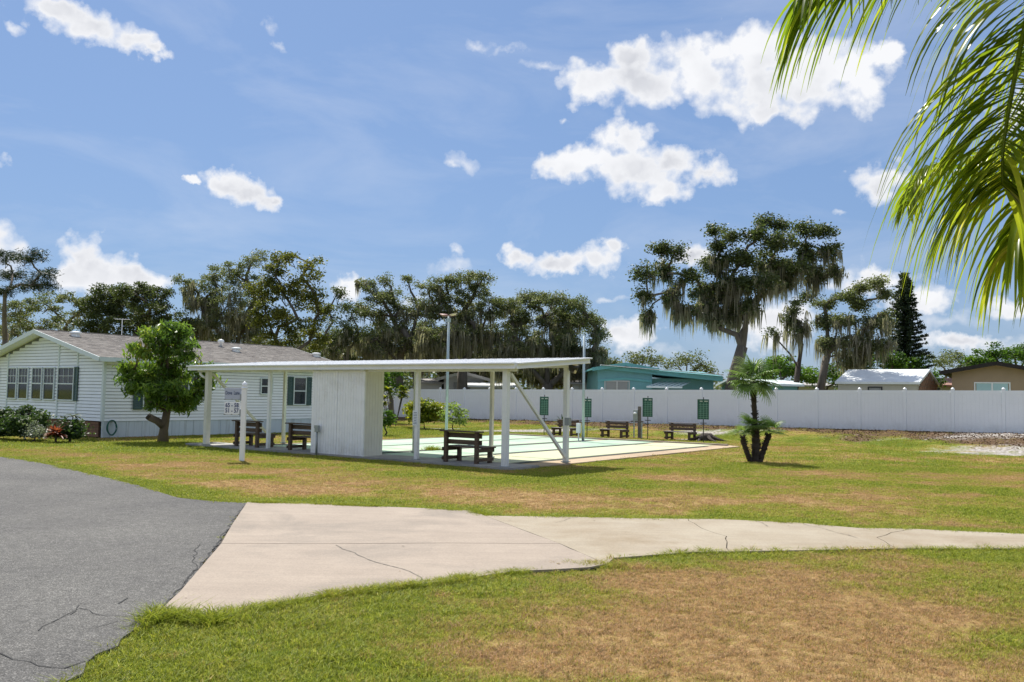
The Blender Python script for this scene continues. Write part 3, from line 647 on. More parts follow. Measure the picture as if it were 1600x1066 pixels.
# ------------------------------------------------------------------ scoreboards
def scoreboard(label, px, pyb, ytop, ybot, wpx, Yd):
    p = at(px, pyb, Yd); z0 = gz(p[0], p[1]); b = thing('scoreboard', label, 'scoreboard', (p[0], p[1], z0), R(-8), 'shuffleboard scoreboards at the far end of the court')
    zt = at(px, ytop, Yd)[2]-z0; zb = at(px, ybot, Yd)[2]-z0; w2 = wpx/F*Yd/2
    MB().tube([(0, .02, 0), (0, .02, zt+.08)], .018, 6).build('pole', M_black, b)
    MB().box(-.12, .12, .0, .03, zb-.16, zb-.13).build('bracket', M_black, b)
    for k, (dxk, dyk, rk) in enumerate(((0, -.03, 0), (-.03, .07, 14))):
        o = MB().box(-w2, w2, -.012, .012, zb, zt).build('board', M_board, b, bevel=.004); o.location = (dxk, dyk, 0); o.rotation_euler = (0, 0, R(rk))
        if k == 0:
            mb = MB()
            for i in range(1, 9): zz = zb+(zt-zb)*.84*i/9; mb.box(-w2+.02, w2-.02, -.0165, -.0135, zz-.006, zz+.006)
            for x in (-w2*.55, 0, w2*.55): mb.box(x-.005, x+.005, -.0185, -.0168, zb+.02, zb+(zt-zb)*.84)
            mb.build('grid_lines', M_boardline, o)
            mb = MB(); hz = zb+(zt-zb)*.9
            for x in (-w2*.62, -w2*.45, -w2*.28, w2*.22, w2*.38, w2*.54, w2*.7): mb.box(x-.012, x+.012, -.017, -.0135, hz-.02, hz+.02)
            mb.build('heading', M_boardwhite, o)
scoreboard('green gridded scoreboard leftmost of four behind the slanting brace of the shelter', 850, 681, 620, 649, 13, 38.5)
scoreboard('green gridded scoreboard just right of the thin grey pole', 917, 683, 623, 652, 13.5, 37.2)
scoreboard('green gridded scoreboard beside the utility post with meters', 1012, 684, 622, 651.5, 14.5, 36.6)
scoreboard('green gridded scoreboard rightmost of four beside the stump on white sand', 1099, 690, 624, 655.5, 16.5, 34.6)

# ------------------------------------------------------------------ light poles, utility post, stump
def pole(label, px, pyb, ytop, Yd, lamps):
    p = at(px, pyb, Yd); z0 = gz(p[0], p[1]); H = at(px, ytop, Yd)[2]-z0
    b = thing('light_pole', label, 'light pole', (p[0], p[1], z0), RZ, 'light poles of the court')
    MB().tube([(0, 0, 0), (0, 0, H)], [.055, .045], 10).build('pole', M_galv, b, smooth=True)
    MB().lathe([(.1, 0), (.1, .02), (.06, .06)], 10).build('base', M_galv, b)
    if lamps:
        MB().bar((-.28, 0, H+.02), (.28, 0, H+.02), .06, .05).build('crossarm', M_lampred, b)
        for x in (-.25, .22):
            o = MB().lathe([(.04, -.08), (.09, -.03), (.13, .05)], 12).build('lamp', M_lampred if x < 0 else M_lamp, b, smooth=True); o.location = (x, 0, H+.05); o.rotation_euler = (R(8), R(10 if x < 0 else -10), 0); o.scale = (1.25, 1.0, .55)
        MB().box(-.05, .05, -.06, .06, H-.22, H-.08).build('junction_box', M_galv, b)
    return b, H
pole('tall grey pole with a rusty twin lamp head rising behind the shelter roof', 697, 690, 494, 32.0, True)
b, H = pole('thin bare grey pole rising behind the right end of the shelter roof', 911, 690, 525, 33.2, False)
MB().box(-.28, -.12, -.06, .05, .35, .72).build('meter_box', M_plastic, b, bevel=.01); MB().tube([(-.2, 0, 0), (-.2, 0, .36)], .025, 6).build('conduit', M_plastic, b)
p = at(997, 684, 37.5); z0 = gz(p[0], p[1])
up = thing('utility_post', 'weathered utility post with meter box and pipes beside the third scoreboard', 'utility post', (p[0], p[1], z0), RZ)
MB().box(-.0, .12, -.05, .05, 0, 1.35).build('post', M_woodgrey, up, bevel=.006); MB().box(-.2, .02, -.1, -.055, .75, 1.2).build('meter_box', M_metalgrey, up, bevel=.01)
MB().lathe([(.075, 0), (.08, .05), (.05, .09)], 14).build('meter', M_plastic, up).location = (-.09, -.1, 1.02)
MB().tube([(-.16, -.07, 0), (-.16, -.07, .76)], .03, 8).build('conduit', M_galv, up); MB().box(-.3, .26, -.07, -.03, .68, .74).build('crossbar', M_woodgrey, up); MB().tube([(.2, -.05, 0), (.2, -.05, .68)], .025, 6).build('conduit', M_galv, up)
p = at(1104, 686, 36.3); z0 = gz(p[0], p[1])
stp = thing('tree_stump', 'dark old stump with spreading roots on white sand below the fence', 'stump', (p[0], p[1], z0-.02), 0)
MB().lathe([(.42, 0), (.34, .1), (.28, .25), (.2, .33)], 12).build('stump', M_barkd, stp)
for k in range(7):
    a = k*.9+.3; MB().tube([(.2*math.cos(a), .2*math.sin(a), .2), (.5*math.cos(a), .5*math.sin(a), .1), (.9*math.cos(a+.2), .9*math.sin(a+.2), .0)], [.09, .06, .02], 6).build('root', M_barkd, stp)

# ------------------------------------------------------------------ street sign
def text(name, body, size, m, parent, loc, sx_=1.0, bold=0.0, sw_=1.0):
    c = bpy.data.curves.new(name, 'FONT'); c.body = body; c.size = size; c.extrude = .0015; c.align_x = 'CENTER'; c.align_y = 'CENTER'; c.offset = bold; c.resolution_u = 3; c.space_word = sw_; c.space_character = 1.02
    o = bpy.data.objects.new(name+'_curve', c); col.objects.link(o); dg = bpy.context.evaluated_depsgraph_get(); me = bpy.data.meshes.new_from_object(o.evaluated_get(dg)); bpy.data.objects.remove(o)
    me.name = name; me.materials.clear(); me.materials.append(m); r = bpy.data.objects.new(name, me); col.objects.link(r); r.parent = parent; r.location = loc; r.rotation_euler = (R(90), 0, 0); r.scale = (sx_, 1, 1); return r
p = g(378, 720); HS = 1.93
sg = thing('street_sign', 'white sign post carrying a street name board above a house number board', 'sign', (p[0], p[1], -.02), R(0))
MB().box(-.056, .056, -.056, .056, 0, HS-.17).build('post', M_plastic, sg, bevel=.008)
MB().lathe([(.07, HS-.17), (.082, HS-.16), (.082, HS-.145), (.045, HS-.13), (.062, HS-.10), (.066, HS-.07), (.05, HS-.03), (.02, HS), (.004, HS+.012)], 16).build('finial', M_plastic, sg, smooth=True)
def board(z0, z1, m, nm):
    o = MB().box(-.475, -.075, -.012, .012, z0, z1).build('sign_board', m, sg, bevel=.004)
    mb = MB(); mb.box(-.095, -.058, -.03, .03, z0-.03, z0+.13); mb.bar((-.49, 0, z0-.008), (-.06, 0, z0-.008), .016, .012)
    for x in (-.46, -.29, -.11): mb.add([(x-.03, -.013, z0-.002), (x+.03, -.013, z0-.002), (x, -.013, z0+.022), (x-.03, .0129, z0-.002), (x+.03, .0129, z0-.002), (x, .0129, z0+.022)], [(0, 1, 2), (5, 4, 3), (0, 3, 4, 1), (1, 4, 5, 2), (2, 5, 3, 0)])
    mb.build('bracket', M_metalgrey, sg); return o
b1 = board(1.50, 1.78, M_signgrey, 'a'); b2 = board(1.13, 1.43, M_signwhite, 'b')
text('lettering', 'Dove Lane', .122, M_slate, b1, (-.285, -.0145, 1.655), .60, .0022, 1.9)
text('lettering', '65 - 58', .145, M_navy, b2, (-.285, -.0145, 1.355), .76, .003); text('lettering', '51 - 57', .145, M_navy, b2, (-.285, -.0145, 1.225), .76, .003)

# ------------------------------------------------------------------ vinyl fence
fence = thing('privacy_fence', 'long white vinyl privacy fence along the far side of the lawn', 'fence', L(25.1, 0), RZ)
FS = 1.91
def fz(t): return .25+.008*(min(max(t, -40), 25)+22)
mb = MB()
for k in range(11):
    w_ = (FS-.13)/11; x0 = .065+k*w_; mb.box(x0+.007, x0+w_-.007, -.016, .016, .1, 1.72)
mb.box(.065, FS-.065, -.0075, .0075, .1, 1.72); mb.box(.065, FS-.065, -.025, .025, .03, .17); mb.box(.065, FS-.065, -.025, .025, 1.66, 1.80)
pan = mb.build('fence_panel', M_vinyl, fence); pst = MB().box(-.064, .064, -.064, .064, -.1, 1.84).build('post', M_vinyl, fence, bevel=.006)
cap = MB(); cap.box(-.075, .075, -.075, .075, 1.841, 1.865); cap.lathe([(.075, 1.866), (.055, 1.885), (.05, 1.90), (.02, 1.925)], 12); cap = cap.build('cap', M_vinyl, pst)
for i in range(-5, 22):
    t = 7.25-FS*i; z = fz(t)-.02
    if i == -5: a, b_, c_ = pan, pst, cap
    else:
        a = pan.copy(); b_ = pst.copy(); c_ = cap.copy()
        for o in (a, b_, c_): col.objects.link(o)
        a.parent = fence; b_.parent = fence; c_.parent = b_
    a.location = (t, 0, z); a.rotation_euler = (0, -math.atan(.008), 0); b_.location = (t, 0, z)

# ------------------------------------------------------------------ siding and windows helpers
def lap(mb, a, b_, z0, z1, pitch, nrm, rise=.028):
    """overlapping boards on the line a-b, from z0 to z1 (z1 may be a function of the fraction 0..1)"""
    a = Vector((*a, 0)); b_ = Vector((*b_, 0)); nn = Vector((*nrm, 0)); zz = z0; top = z1 if callable(z1) else (lambda f: z1)
    zmax = max(top(0), top(.5), top(1))
    while zz < zmax-1e-4:
        zt = min(zz+pitch, zmax); zt_ = zt-.015 if zt < zmax else zt
        # extents where wall is tall enough
        fs = [f/80 for f in range(81) if top(f/80) >= zt-.001]
        if not fs: fs = [f/80 for f in range(81) if top(f/80) >= zz+.02]
        if fs:
            p = a+(b_-a)*fs[0]; q = a+(b_-a)*fs[-1]; o1 = nn*rise; o0 = nn*.002
            mb.add([p+o1+Vector((0,0,zz)), q+o1+Vector((0,0,zz)), q+o0+Vector((0,0,zt_)), p+o0+Vector((0,0,zt_)), p+Vector((0,0,zz)), q+Vector((0,0,zz))], [(0,1,2,3),(4,5,1,0)])
        zz += pitch
OUTW = 0.0
def window(parent, x, z0, z1, w_, wallrot, fm=None, shutters=(0, 0), muntins=False, upper=None, depth=.04, y=0.0, side='x', curtain=True):
    """window in a local frame: x along the wall, -y outward; placed through an empty-free parent mesh"""
    fm = fm or M_side_trim; f = .045; mb = MB(); zm = (z0+z1)/2
    mb.box(x-w_/2-f, x-w_/2, -depth, 0, z0-f, z1+f); mb.box(x+w_/2, x+w_/2+f, -depth, 0, z0-f, z1+f); mb.box(x-w_/2, x+w_/2, -depth, 0, z1, z1+f); mb.box(x-w_/2, x+w_/2, -depth, 0, z0-f, z0)
    mb.box(x-w_/2, x+w_/2, -depth+.006, -.004, zm-.022, zm+.022)
    if muntins:
        for k in (1, 2): mb.box(x-w_/2+w_*k/3-.009, x-w_/2+w_*k/3+.009, -.024, -.012, zm+.022, z1)
        mb.box(x-w_/2, x+w_/2, -.0235, -.0125, (zm+z1)/2-.009, (zm+z1)/2+.009)
    win = mb.build('window', fm, parent, bevel=.003); win.location = (0, OUTW, 0)
    MB().box(x-w_/2+.002, x+w_/2-.002, -.011, -.006, z0+.001, z1-.001).build('pane', M_glass, win)
    MB().box(x-w_/2+.002, x+w_/2-.002, -.004, .0, z0, z1).build('dark_interior', M_shadowgap, win)
    if curtain:
        mb = MB(); n_ = 14; hw = w_/2-.004
        zb = z0+.01 if curtain == 'full' else zm
        for k in range(n_):
            x0 = x-hw+2*hw*k/n_; x1 = x-hw+2*hw*(k+1)/n_; ya = -.0055 if k % 2 else -.0045
            mb.add([(x0, ya, zb), (x1, -.0105-ya, zb), (x1, -.0105-ya, z1-.002), (x0, ya, z1-.002)], [(0, 1, 2, 3)])
        mb.build('curtain', upper or M_curtain, win)
    for k, sgn in ((0, -1), (1, 1)):
        if shutters[k]:
            xx = x+sgn*(w_/2+f+.02+shutters[k]/2); mb = MB(); sw_ = shutters[k]
            mb.box(xx-sw_/2, xx-sw_/2+.04, -.035, -.002, z0-f, z1+f); mb.box(xx+sw_/2-.04, xx+sw_/2, -.035, -.002, z0-f, z1+f)
            for zz in (z0-f, zm-.03, z1+f-.06): mb.box(xx-sw_/2+.04, xx+sw_/2-.04, -.035, -.002, zz, zz+.06)
            nl = 18
            for i in range(nl):
                za = z0-f+.06+(z1-z0+2*f-.12)*i/nl; mb.add([(xx-sw_/2+.04, -.030, za), (xx+sw_/2-.04, -.030, za), (xx+sw_/2-.04, -.01, za+(z1-z0)/nl*.95), (xx-sw_/2+.04, -.01, za+(z1-z0)/nl*.95)], [(0, 1, 2, 3)])
            mb.build('shutter', M_shutter, parent).location = (0, OUTW, 0)
    return win

# ------------------------------------------------------------------ white manufactured home
TW = -17.2; HL = 11.3; WD = 8.4
home = thing('white_house', 'white lap sided single storey house with green shutters and brown shingle roof', 'house', L(0, TW), RZ)
# local: x = t - TW (0 at the right wall, negative to the left), y = s (0 = front facade)
ZS, ZE, ZP = .57, 2.78, 3.72
def gable(f): x = -WD*f if False else -WD*(1-f); return ZE-.06+(ZP-ZE)*(1-abs((x+WD/2)/(WD/2)))
mb = MB(); lap(mb, (-WD, 0), (0, 0), ZS, lambda f: gable(f), .115, (0, -1)); wf = mb.build('front_wall', M_siding, home); MB().add([(-WD, .004, ZS), (0, .004, ZS), (0, .004, ZE), (-WD/2, .004, ZP-.05), (-WD, .004, ZE)], [(0, 1, 2, 3, 4)]).build('lap_shade_backing', M_lapshade, wf)  # dark sheet behind the board gaps stands in for their shade
mb = MB(); lap(mb, (0, 0), (0, HL), ZS, ZE, .115, (1, 0)); wf = mb.build('side_wall', M_siding, home); MB().add([(-.004, 0, ZS), (-.004, HL, ZS), (-.004, HL, ZE), (-.004, 0, ZE)], [(0, 1, 2, 3)]).build('lap_shade_backing', M_lapshade, wf)
mb = MB(); mb.box(-WD, 0-.02, HL-.03, HL, 0, ZE-.05); mb.box(-WD, -WD+.03, 0.01, HL-.04, 0, ZE-.05); mb.build('back_wall', M_siding, home)
# vertical skirting in strips
mb = MB(); y = 0
while y < HL-.05:
    mb.box(-.02, .0+(.006 if int(y/.3) % 2 else .0), y+.004, min(y+.296, HL), 0, ZS-.01); y += .3
mb.build('skirting', M_skirt, home)
MB().box(-.015, .02, .0, HL, ZS-.012, ZS+.012).build('skirting_rail', M_skirt, home)
mb = MB()
for i in range(5):
    x = -WD+.05; z0 = .01+i*.108
    while x < -.3:
        w_ = .3+.2*rnd.random(); mb.box(x, min(x+w_-.012, -.3), -.0+.04+.01*rnd.random(), .10, z0, z0+.098); x += w_
o = mb.build('skirting_blocks', M_brick, home); o['kind'] = 'stuff'
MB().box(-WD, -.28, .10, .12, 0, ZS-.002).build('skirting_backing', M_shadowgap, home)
MB().box(-.07, .04, -.04, .06, ZS-.01, ZE).build('corner_board', M_side_trim, home, bevel=.004)
MB().box(-.03, .028, -.002, .07, 0, ZS-.015).build('corner_board', M_skirt, home)
def hp(px, py): t, z = on_s(px, py, -.0); return t-TW, z
for px in (12.5, 91.5, 121):
    x = hp(px, 600)[0]; zt = ZE-.1+(ZP-ZE)*(1-abs((x+WD/2)/(WD/2))); MB().box(x-.035, x+.035, -.045, .004, ZS, zt).build('batten', M_side_trim, home)
OUTW = -.034
for i, (x0, x1) in enumerate(((14.5, 27), (31.5, 45), (52.5, 66.5), (71, 86), (93, 116.5))):
    a = hp(x0, 600)[0]; b_ = hp(x1, 600)[0]; zt = hp(90, 575.5)[1]; zb = hp(90, 624)[1]
    window(home, (a+b_)/2, zb, zt, b_-a, 0, shutters=(0, .24) if i == 4 else (0, 0), muntins=True)
x = hp(0, 600)[0]; window(home, x-.85, zb, zt, .9, 0, shutters=(0, .3), muntins=True)
OUTW = 0.0
# side windows live in a frame turned to the side wall
sidef = MB().box(.001, .003, -.001, .001, .001, .003).build('side_window_bay', M_side_trim, home); sidef.rotation_euler = (0, 0, R(90)); sidef.location = (.014, 0, 0)
def sp2(px, py): return on_t(px, py, TW)
def side_window(x0, x1, y0, y1, sh, **kw):
    a, zt = sp2(x0, y0); b_, zb_ = sp2(x1, y1); wn_ = window(home, 0, zb_, zt, b_-a, 0, shutters=sh, **kw)
    grp = [wn_]+[c for c in home.children if c.name.startswith('shutter') and c not in seen]
    for o in grp:
        o.rotation_euler = (0, 0, R(90)); o.location = (.046, (a+b_)/2, 0)
    seen.update(grp)
seen = set(c for c in home.children if c.name.startswith('shutter'))
bpy.data.objects.remove(sidef)
side_window(407.5, 423.5, 592, 615, (0, 0), upper=M_blind)
side_window(459, 475, 590.5, 631.5, (.27, .27))
side_window(225, 240, 589, 638, (.34, .34)); side_window(276, 291, 589, 638, (.34, .34))
# roof with stepped shingle courses
OV, RZ0, RY0, RY1 = .42, .0, -.42, HL+.4
def roof_side(sgn):
    mb = MB(); n_ = 34; xe, ze = (OV if sgn > 0 else -WD-OV), ZE-.02; xr = -WD/2; 
    for i in range(n_):
        f0, f1 = i/n_, (i+1)/n_; x0 = xe+(xr-xe)*f0; x1 = xe+(xr-xe)*f1; z0 = ze+(ZP+.12-ze)*f0+.014; z1 = ze+(ZP+.12-ze)*f1+.002
        m_ = 46
        for k in range(m_):
            ya = RY0+(RY1-RY0)*(k+(.5 if i % 2 else 0))/m_; yb = min(RY1, RY0+(RY1-RY0)*(k+1+(.5 if i % 2 else 0))/m_); dz = .006*rnd.random()
            if k == 0 and i % 2: ya = RY0
            mb.add([(x0, ya, z0+dz-.016), (x0, yb, z0+dz-.016), (x0, yb, z0+dz), (x0, ya, z0+dz), (x1, ya, z1), (x1, yb, z1)], [(0, 1, 2, 3), (3, 2, 5, 4)] if sgn > 0 else [(3, 2, 1, 0), (4, 5, 2, 3)])
    o = mb.build('roof', M_shingle, home); return o
roof_r = roof_side(1); roof_side(-1)
MB().bar((-WD/2, RY0, ZP+.125), (-WD/2, RY1, ZP+.125), .22, .025).build('ridge_cap', M_shingle, home)
for sgn in (1, -1):
    xe = OV if sgn > 0 else -WD-OV; 
    MB().bar((xe+.012*sgn, RY0, ZE-.09), (xe+.012*sgn, RY1, ZE-.09), .025, .15).build('gutter', M_side_trim, home)
    for yy in (RY0-.012, RY1+.012): MB().bar((xe, yy, ZE-.09), (-WD/2, yy, ZP+.05), .03, .15).build('rake_board', M_side_trim, home)
    MB().add([(xe, RY0, ZE-.155), (-WD/2, RY0, ZP-.02), (-WD/2, RY1, ZP-.02), (xe, RY1, ZE-.155)], [(0, 1, 2, 3)]).build('soffit', M_siding, home)
def roof_pt(px, py):   # hit the right roof slope
    d = ray(px, py)
    for k in np.linspace(20, 60, 4000):
        p = d*k; s_, t_ = st(p[0], p[1]); x = t_-TW; z = p[2]+CH; f = (x-OV)/(-WD/2-OV)
        if 0 <= f <= 1 and z <= ZE+(ZP+.14-ZE)*f: return x, s_, z
    return None
for px, py, kind in ((118, 525, 'flat'), (369, 549, 'flat'), (345, 541, 'round'), (494, 557, 'flat')):
    q = roof_pt(px, py)
    if q:
        x, y, z = q
        if kind == 'flat': MB().lathe([(.16, -.05), (.16, .06), (.22, .09), (.22, .14), (.1, .17)], 14).build('roof_vent', M_vent, home, smooth=False).location = (x, y, z)
        else:
            o = MB().lathe([(.07, -.1), (.07, .12), (.13, .16), (.14, .22), (.09, .28), (.02, .3)], 14).build('roof_vent', M_vent, home, smooth=True); o.location = (x, y, z)
q = roof_pt(350, 546)
ant = thing('tv_antenna', 'thin metal television antenna mast standing behind the house roof ridge', 'antenna', (float(at(190, 525, 38)[0]), 38.0, 2.5), R(10))
zt = at(190, 499, 38)[2]-2.5; mb = MB(); mb.tube([(0, 0, 0), (0, 0, zt)], .02, 6); mb.build('mast', M_vent, ant)
mb = MB(); mb.tube([(-.3, 0, zt), (.32, 0, zt)], .012, 5)
for k in range(6): mb.tube([(-.28+k*.11, -.3+.03*k, zt+.01), (-.28+k*.11, .3-.03*k, zt+.01)], .008, 4)
mb.build('elements', M_vent, ant)
# coiled hose on the skirting
s_, z_ = sp2(172, 669); hq = L(s_, TW+.09)
hose = thing('garden_hose', 'green garden hose coiled against the white skirting of the house', 'hose', (hq[0], hq[1], 0), RZ)
mb = MB()
pts = []
for k in range(80):
    a = k/80*2*math.pi*3; pts.append((.03*math.sin(a*1.3)+.02, .17*math.cos(a)*(1+.05*math.sin(a/3)), .34+.25*math.sin(a)+.02*math.sin(a/2)))
mb.tube(pts, .013, 6); mb.build('coil', M_hose, hose, smooth=True); MB().box(-.07, -.02, -.04, .04, .52, .6).build('hook', M_metalgrey, hose)

# ------------------------------------------------------------------ neighbouring houses beyond the fence
def simple_house(name, label, x0, x1, yeave, yridge, Yd, depth, wall, roofm, rot=0, over=.4, cat='house', base=.3, ridge_along=True, fascia_m=None):
    a = at(x0, yeave, Yd); c_, s_ = math.cos(R(rot)), math.sin(R(rot)); k_ = ray(x1, yeave); k_ = k_[0]/k_[1]; W = float((k_*a[1]-a[0])/(c_-k_*s_)); b_ = at(x1, yeave, a[1]+W*s_)
    ze = float(a[2]+b_[2])/2-base; zp = float(at((x0+x1)/2, yridge, Yd+W*s_/2+(depth/2*c_ if ridge_along else 0))[2])-base
    h = thing(name, label, cat, (float((a[0]+b_[0])/2), float(Yd+W*s_/2), base), R(rot))
    if ridge_along:   # ridge parallel to x
        MB().add([(-W/2,0,0),(W/2,0,0),(W/2,depth,0),(-W/2,depth,0),(-W/2,0,ze),(W/2,0,ze),(W/2,depth,ze),(-W/2,depth,ze),(-W/2,depth/2,zp),(W/2,depth/2,zp)], [(0,1,5,4),(1,2,6,9,5),(2,3,7,6),(3,0,4,8,7)]).build('wall', wall, h)
        for sg_, y0 in ((1, -over), (-1, depth+over)):
            zz = ze-over*(zp-ze)/(depth/2)
            MB().add([(-W/2-over,y0,zz+.02),(W/2+over,y0,zz+.02),(W/2+over,depth/2,zp+.02),(-W/2-over,depth/2,zp+.02),(-W/2-over,y0,zz+.14),(W/2+over,y0,zz+.14),(W/2+over,depth/2,zp+.14),(-W/2-over,depth/2,zp+.14)],
                     [(0,1,2,3),(7,6,5,4),(4,5,1,0),(5,6,2,1),(7,4,0,3)]).build('roof', roofm, h)
    else:
        MB().add([(-W/2,0,0),(W/2,0,0),(W/2,depth,0),(-W/2,depth,0),(-W/2,0,ze),(W/2,0,ze),(W/2,depth,ze),(-W/2,depth,ze),(0,0,zp),(0,depth,zp)], [(0,1,5,8,4),(1,2,6,5),(2,3,7,9,6),(3,0,4,7)]).build('wall', wall, h)
        for sg_ in (1, -1):
            xe = sg_*(W/2+over); zz = ze-over*(zp-ze)/(W/2)
            MB().add([(xe,-over,zz+.02),(0,-over,zp+.02),(0,depth+over,zp+.02),(xe,depth+over,zz+.02),(xe,-over,zz+.12),(0,-over,zp+.12),(0,depth+over,zp+.12),(xe,depth+over,zz+.12)],
                     [(0,1,2,3),(7,6,5,4),(4,5,1,0),(6,7,3,2),(7,4,0,3)]).build('roof', roofm, h)
            MB().bar((xe, -over-.02, zz+.05), (0, -over-.02, zp+.05), .04, .2).build('rake_board', fascia_m or roofm, h)
    return h, W, ze, zp
def wpos(h, px, py, Yd):          # pixel -> local x, z on the front plane of the house
    r_ = h.rotation_euler[2]; n_ = np.array([-math.sin(r_), math.cos(r_)]); p0 = np.array([h.location.x, h.location.y]); d = ray(px, py); k = (p0@n_)/(d[0]*n_[0]+d[1]*n_[1]); p = d*k
    return float((p[0]-p0[0])*math.cos(r_)+(p[1]-p0[1])*math.sin(r_)), float(p[2]+CH-h.location.z)
def box_window(h, x0, x1, y0, y1, Yd, fm, gm=None, n=2):
    a, zt = wpos(h, x0, y0, Yd); b_, zb = wpos(h, x1, y1, Yd); zb = min(zb, zt-.9) if False else zt-1.0; f = .06; mb = MB()
    mb.box(a-f, a, -.05, 0, zb, zt+f); mb.box(b_, b_+f, -.05, 0, zb, zt+f); mb.box(a, b_, -.05, 0, zt, zt+f); mb.box(a, b_, -.05, 0, zb-f, zb)
    for k in range(1, n): xm = a+(b_-a)*k/n; mb.box(xm-.04, xm+.04, -.05, 0, zb, zt)
    wn_ = mb.build('window', fm, h)
    for k in range(n): MB().box(a+(b_-a)*k/n+.045, a+(b_-a)*(k+1)/n-.045, -.02, -.005, zb+.002, zt-.002).build('pane', gm or M_glass, wn_)
M_screen = mat('window_screen', (.28, .28, .27), .5, .06, 2); M_skypane = mat('sky_blue_pane', (.42, .62, .66), .15, .12, 1.2)  # M_skypane: pale sky blue put into the pane's base colour
# teal house : gable end faces us, long roof edge going right
h, W, ze, zp = simple_house('teal_house', 'teal house with low gable and bright white awning beyond the fence', 934, 1019, 578, 571, 50.5, 9, M_teal, M_teald, 0, .35, ridge_along=False, fascia_m=M_teald)
MB().bar((-W/2+.02, -.03, ze-.65), (0, -.03, ze-.5), .05, .12).build('trim', M_teald, h); MB().bar((0, -.03, ze-.5), (W/2-.02, -.03, ze-.65), .05, .12).build('trim', M_teald, h)
box_window(h, 946, 982, 596, 610, 50.5, M_greywall, M_screen)
xa = at(1019, 590, 50.5)[0]-h.location.x; xb = at(1120, 590, 50.5)[0]-h.location.x
MB().box(xa+.01, xb, .8, 6, 0, at(1070, 592, 51.3)[2]-.3).build('wall', M_teal, h)
z0 = at(1030, 590, 50)[2]-.3; 
MB().add([(xa-3.0, -.2, at(965, 572, 50.3)[2]-.3), (xb+.3, -.2, at(1120, 588, 50.3)[2]-.3), (xb+.3, 5, at(1120, 583, 50.3)[2]-.1), (xa-3.0, 5, at(965, 569, 50.3)[2]-.2)] +
         [(xa-3.0, -.2, at(965, 577, 50.3)[2]-.3), (xb+.3, -.2, at(1120, 596, 50.3)[2]-.3), (xb+.3, 5, at(1120, 596, 50.3)[2]-.3), (xa-3.0, 5, at(965, 577, 50.3)[2]-.3)], [(0,1,2,3),(4,5,1,0),(5,6,2,1),(7,6,5,4)]).build('roof', M_brightroof if False else M_teald, h)
MB().bar((xa-3.0, -.22, at(965, 571, 50.3)[2]-.3), (xb+.3, -.22, at(1120, 586, 50.3)[2]-.3), .5, .04).build('roof_edge', M_brightroof, h)
mb = MB(); x0 = at(1010, 604, 49.6)[0]-h.location.x; x1 = at(1066, 604, 49.6)[0]-h.location.x; x2 = at(1083, 598, 50.4)[0]-h.location.x; za = at(1040, 604, 49.6)[2]-.3; zb_ = at(1050, 597.5, 50.6)[2]-.3
for k in range(12):
    f0, f1 = k/12, (k+1)/12; e = .03*(k % 2)
    mb.add([(x0+(x1-x0)*f0, -.9, za+e), (x0+(x1-x0)*f1, -.9, za+e), (x0+.9+(x2-x0-.9)*f1, .4, zb_+e), (x0+.9+(x2-x0-.9)*f0, .4, zb_+e)], [(0, 1, 2, 3)])
mb.bar((x0, -.9, za-.04), (x1, -.9, za-.04), .03, .1); mb.build('awning', M_awning, h)
# teal patch right of the big oak
h2, *_ = simple_house('teal_garage', 'low teal outbuilding with pale roof seen between the oak trunks', 1160, 1246, 603, 597, 50, 5, M_teal, M_awning, 0, .3, cat='garage')
# grey house behind shelter
h, W, ze, zp = simple_house('grey_house', 'grey white house with shallow gable seen under the shelter roof', 694, 756, 592, 584, 60, 9, M_greywall, M_greyroof, 0, .5, ridge_along=False, fascia_m=M_greywall)
box_window(h, 708, 748, 597, 608, 60, M_greywall, M_screen, 3)
simple_house('grey_annexe', 'low grey flat roofed annexe left of the grey white house', 655, 690, 600, 594, 60.5, 6, M_greywall, M_greyroof, 0, .3, cat='house', ridge_along=True)
h, *_ = simple_house('carport', 'low bright roofed carport behind the fence under the shelter roof', 735, 800, 605, 601, 58, 3, M_greywall, M_brightroof, 0, .3, cat='carport')
simple_house('cottage', 'small pale cottage with dark roof edge left of the teal house', 895, 931, 601, 597, 58, 6, M_greywall, M_greyroof, 0, .3, cat='cottage', ridge_along=True)
simple_house('white_bungalow', 'white bungalow with grey roof peeping over the fence between oak trunks', 1246, 1304, 605, 601, 60, 6, M_greywall, M_greyroof, 0, .3, cat='bungalow')
# light roofed house
h, W, ze, zp = simple_house('pale_roofed_house', 'beige house with bright weathered metal roof and brown brick end', 1309, 1434, 600, 581, 47, 5.0, M_creamwall, M_brightroof, -36, .12)
box_window(h, 1358, 1377, 606, 612, 46, M_black, M_screen, 1)
mb = MB(); x0 = W/2; 
for i in range(22):
    z = .1+i*.18; 
    for k in range(10):
        y0 = k*.55+(.27 if i % 2 else 0)
        yc = y0+.26; lim = ze+(zp-ze)*(1-abs((yc-2.5)/2.5))
        if z+.16 < lim and y0+.5 < 5.0: mb.box(x0+.01, x0+.05, y0+.01, y0+.52, z, z+.165)
o = mb.build('brick_facing', M_brick, h); o['kind'] = 'stuff'
h, W, ze, zp = simple_house('tiled_bungalow', 'cream bungalow with weathered brown tile roof left of the tan house', 1450, 1500, 604, 594, 56, 6, M_creamwall, M_tile, -30, .3, cat='bungalow')
box_window(h, 1458, 1470, 606, 612, 52, M_greywall, M_glass, 1)
h, W, ze, zp = simple_house('tan_house', 'tan stucco house with dark brown roof edge and wide white framed window', 1487, 1630, 582, 570, 46, 9, M_tan, M_darkroof, -30, .55, ridge_along=False)
box_window(h, 1524, 1577, 599, 612, 40, M_vinyl, M_skypane)

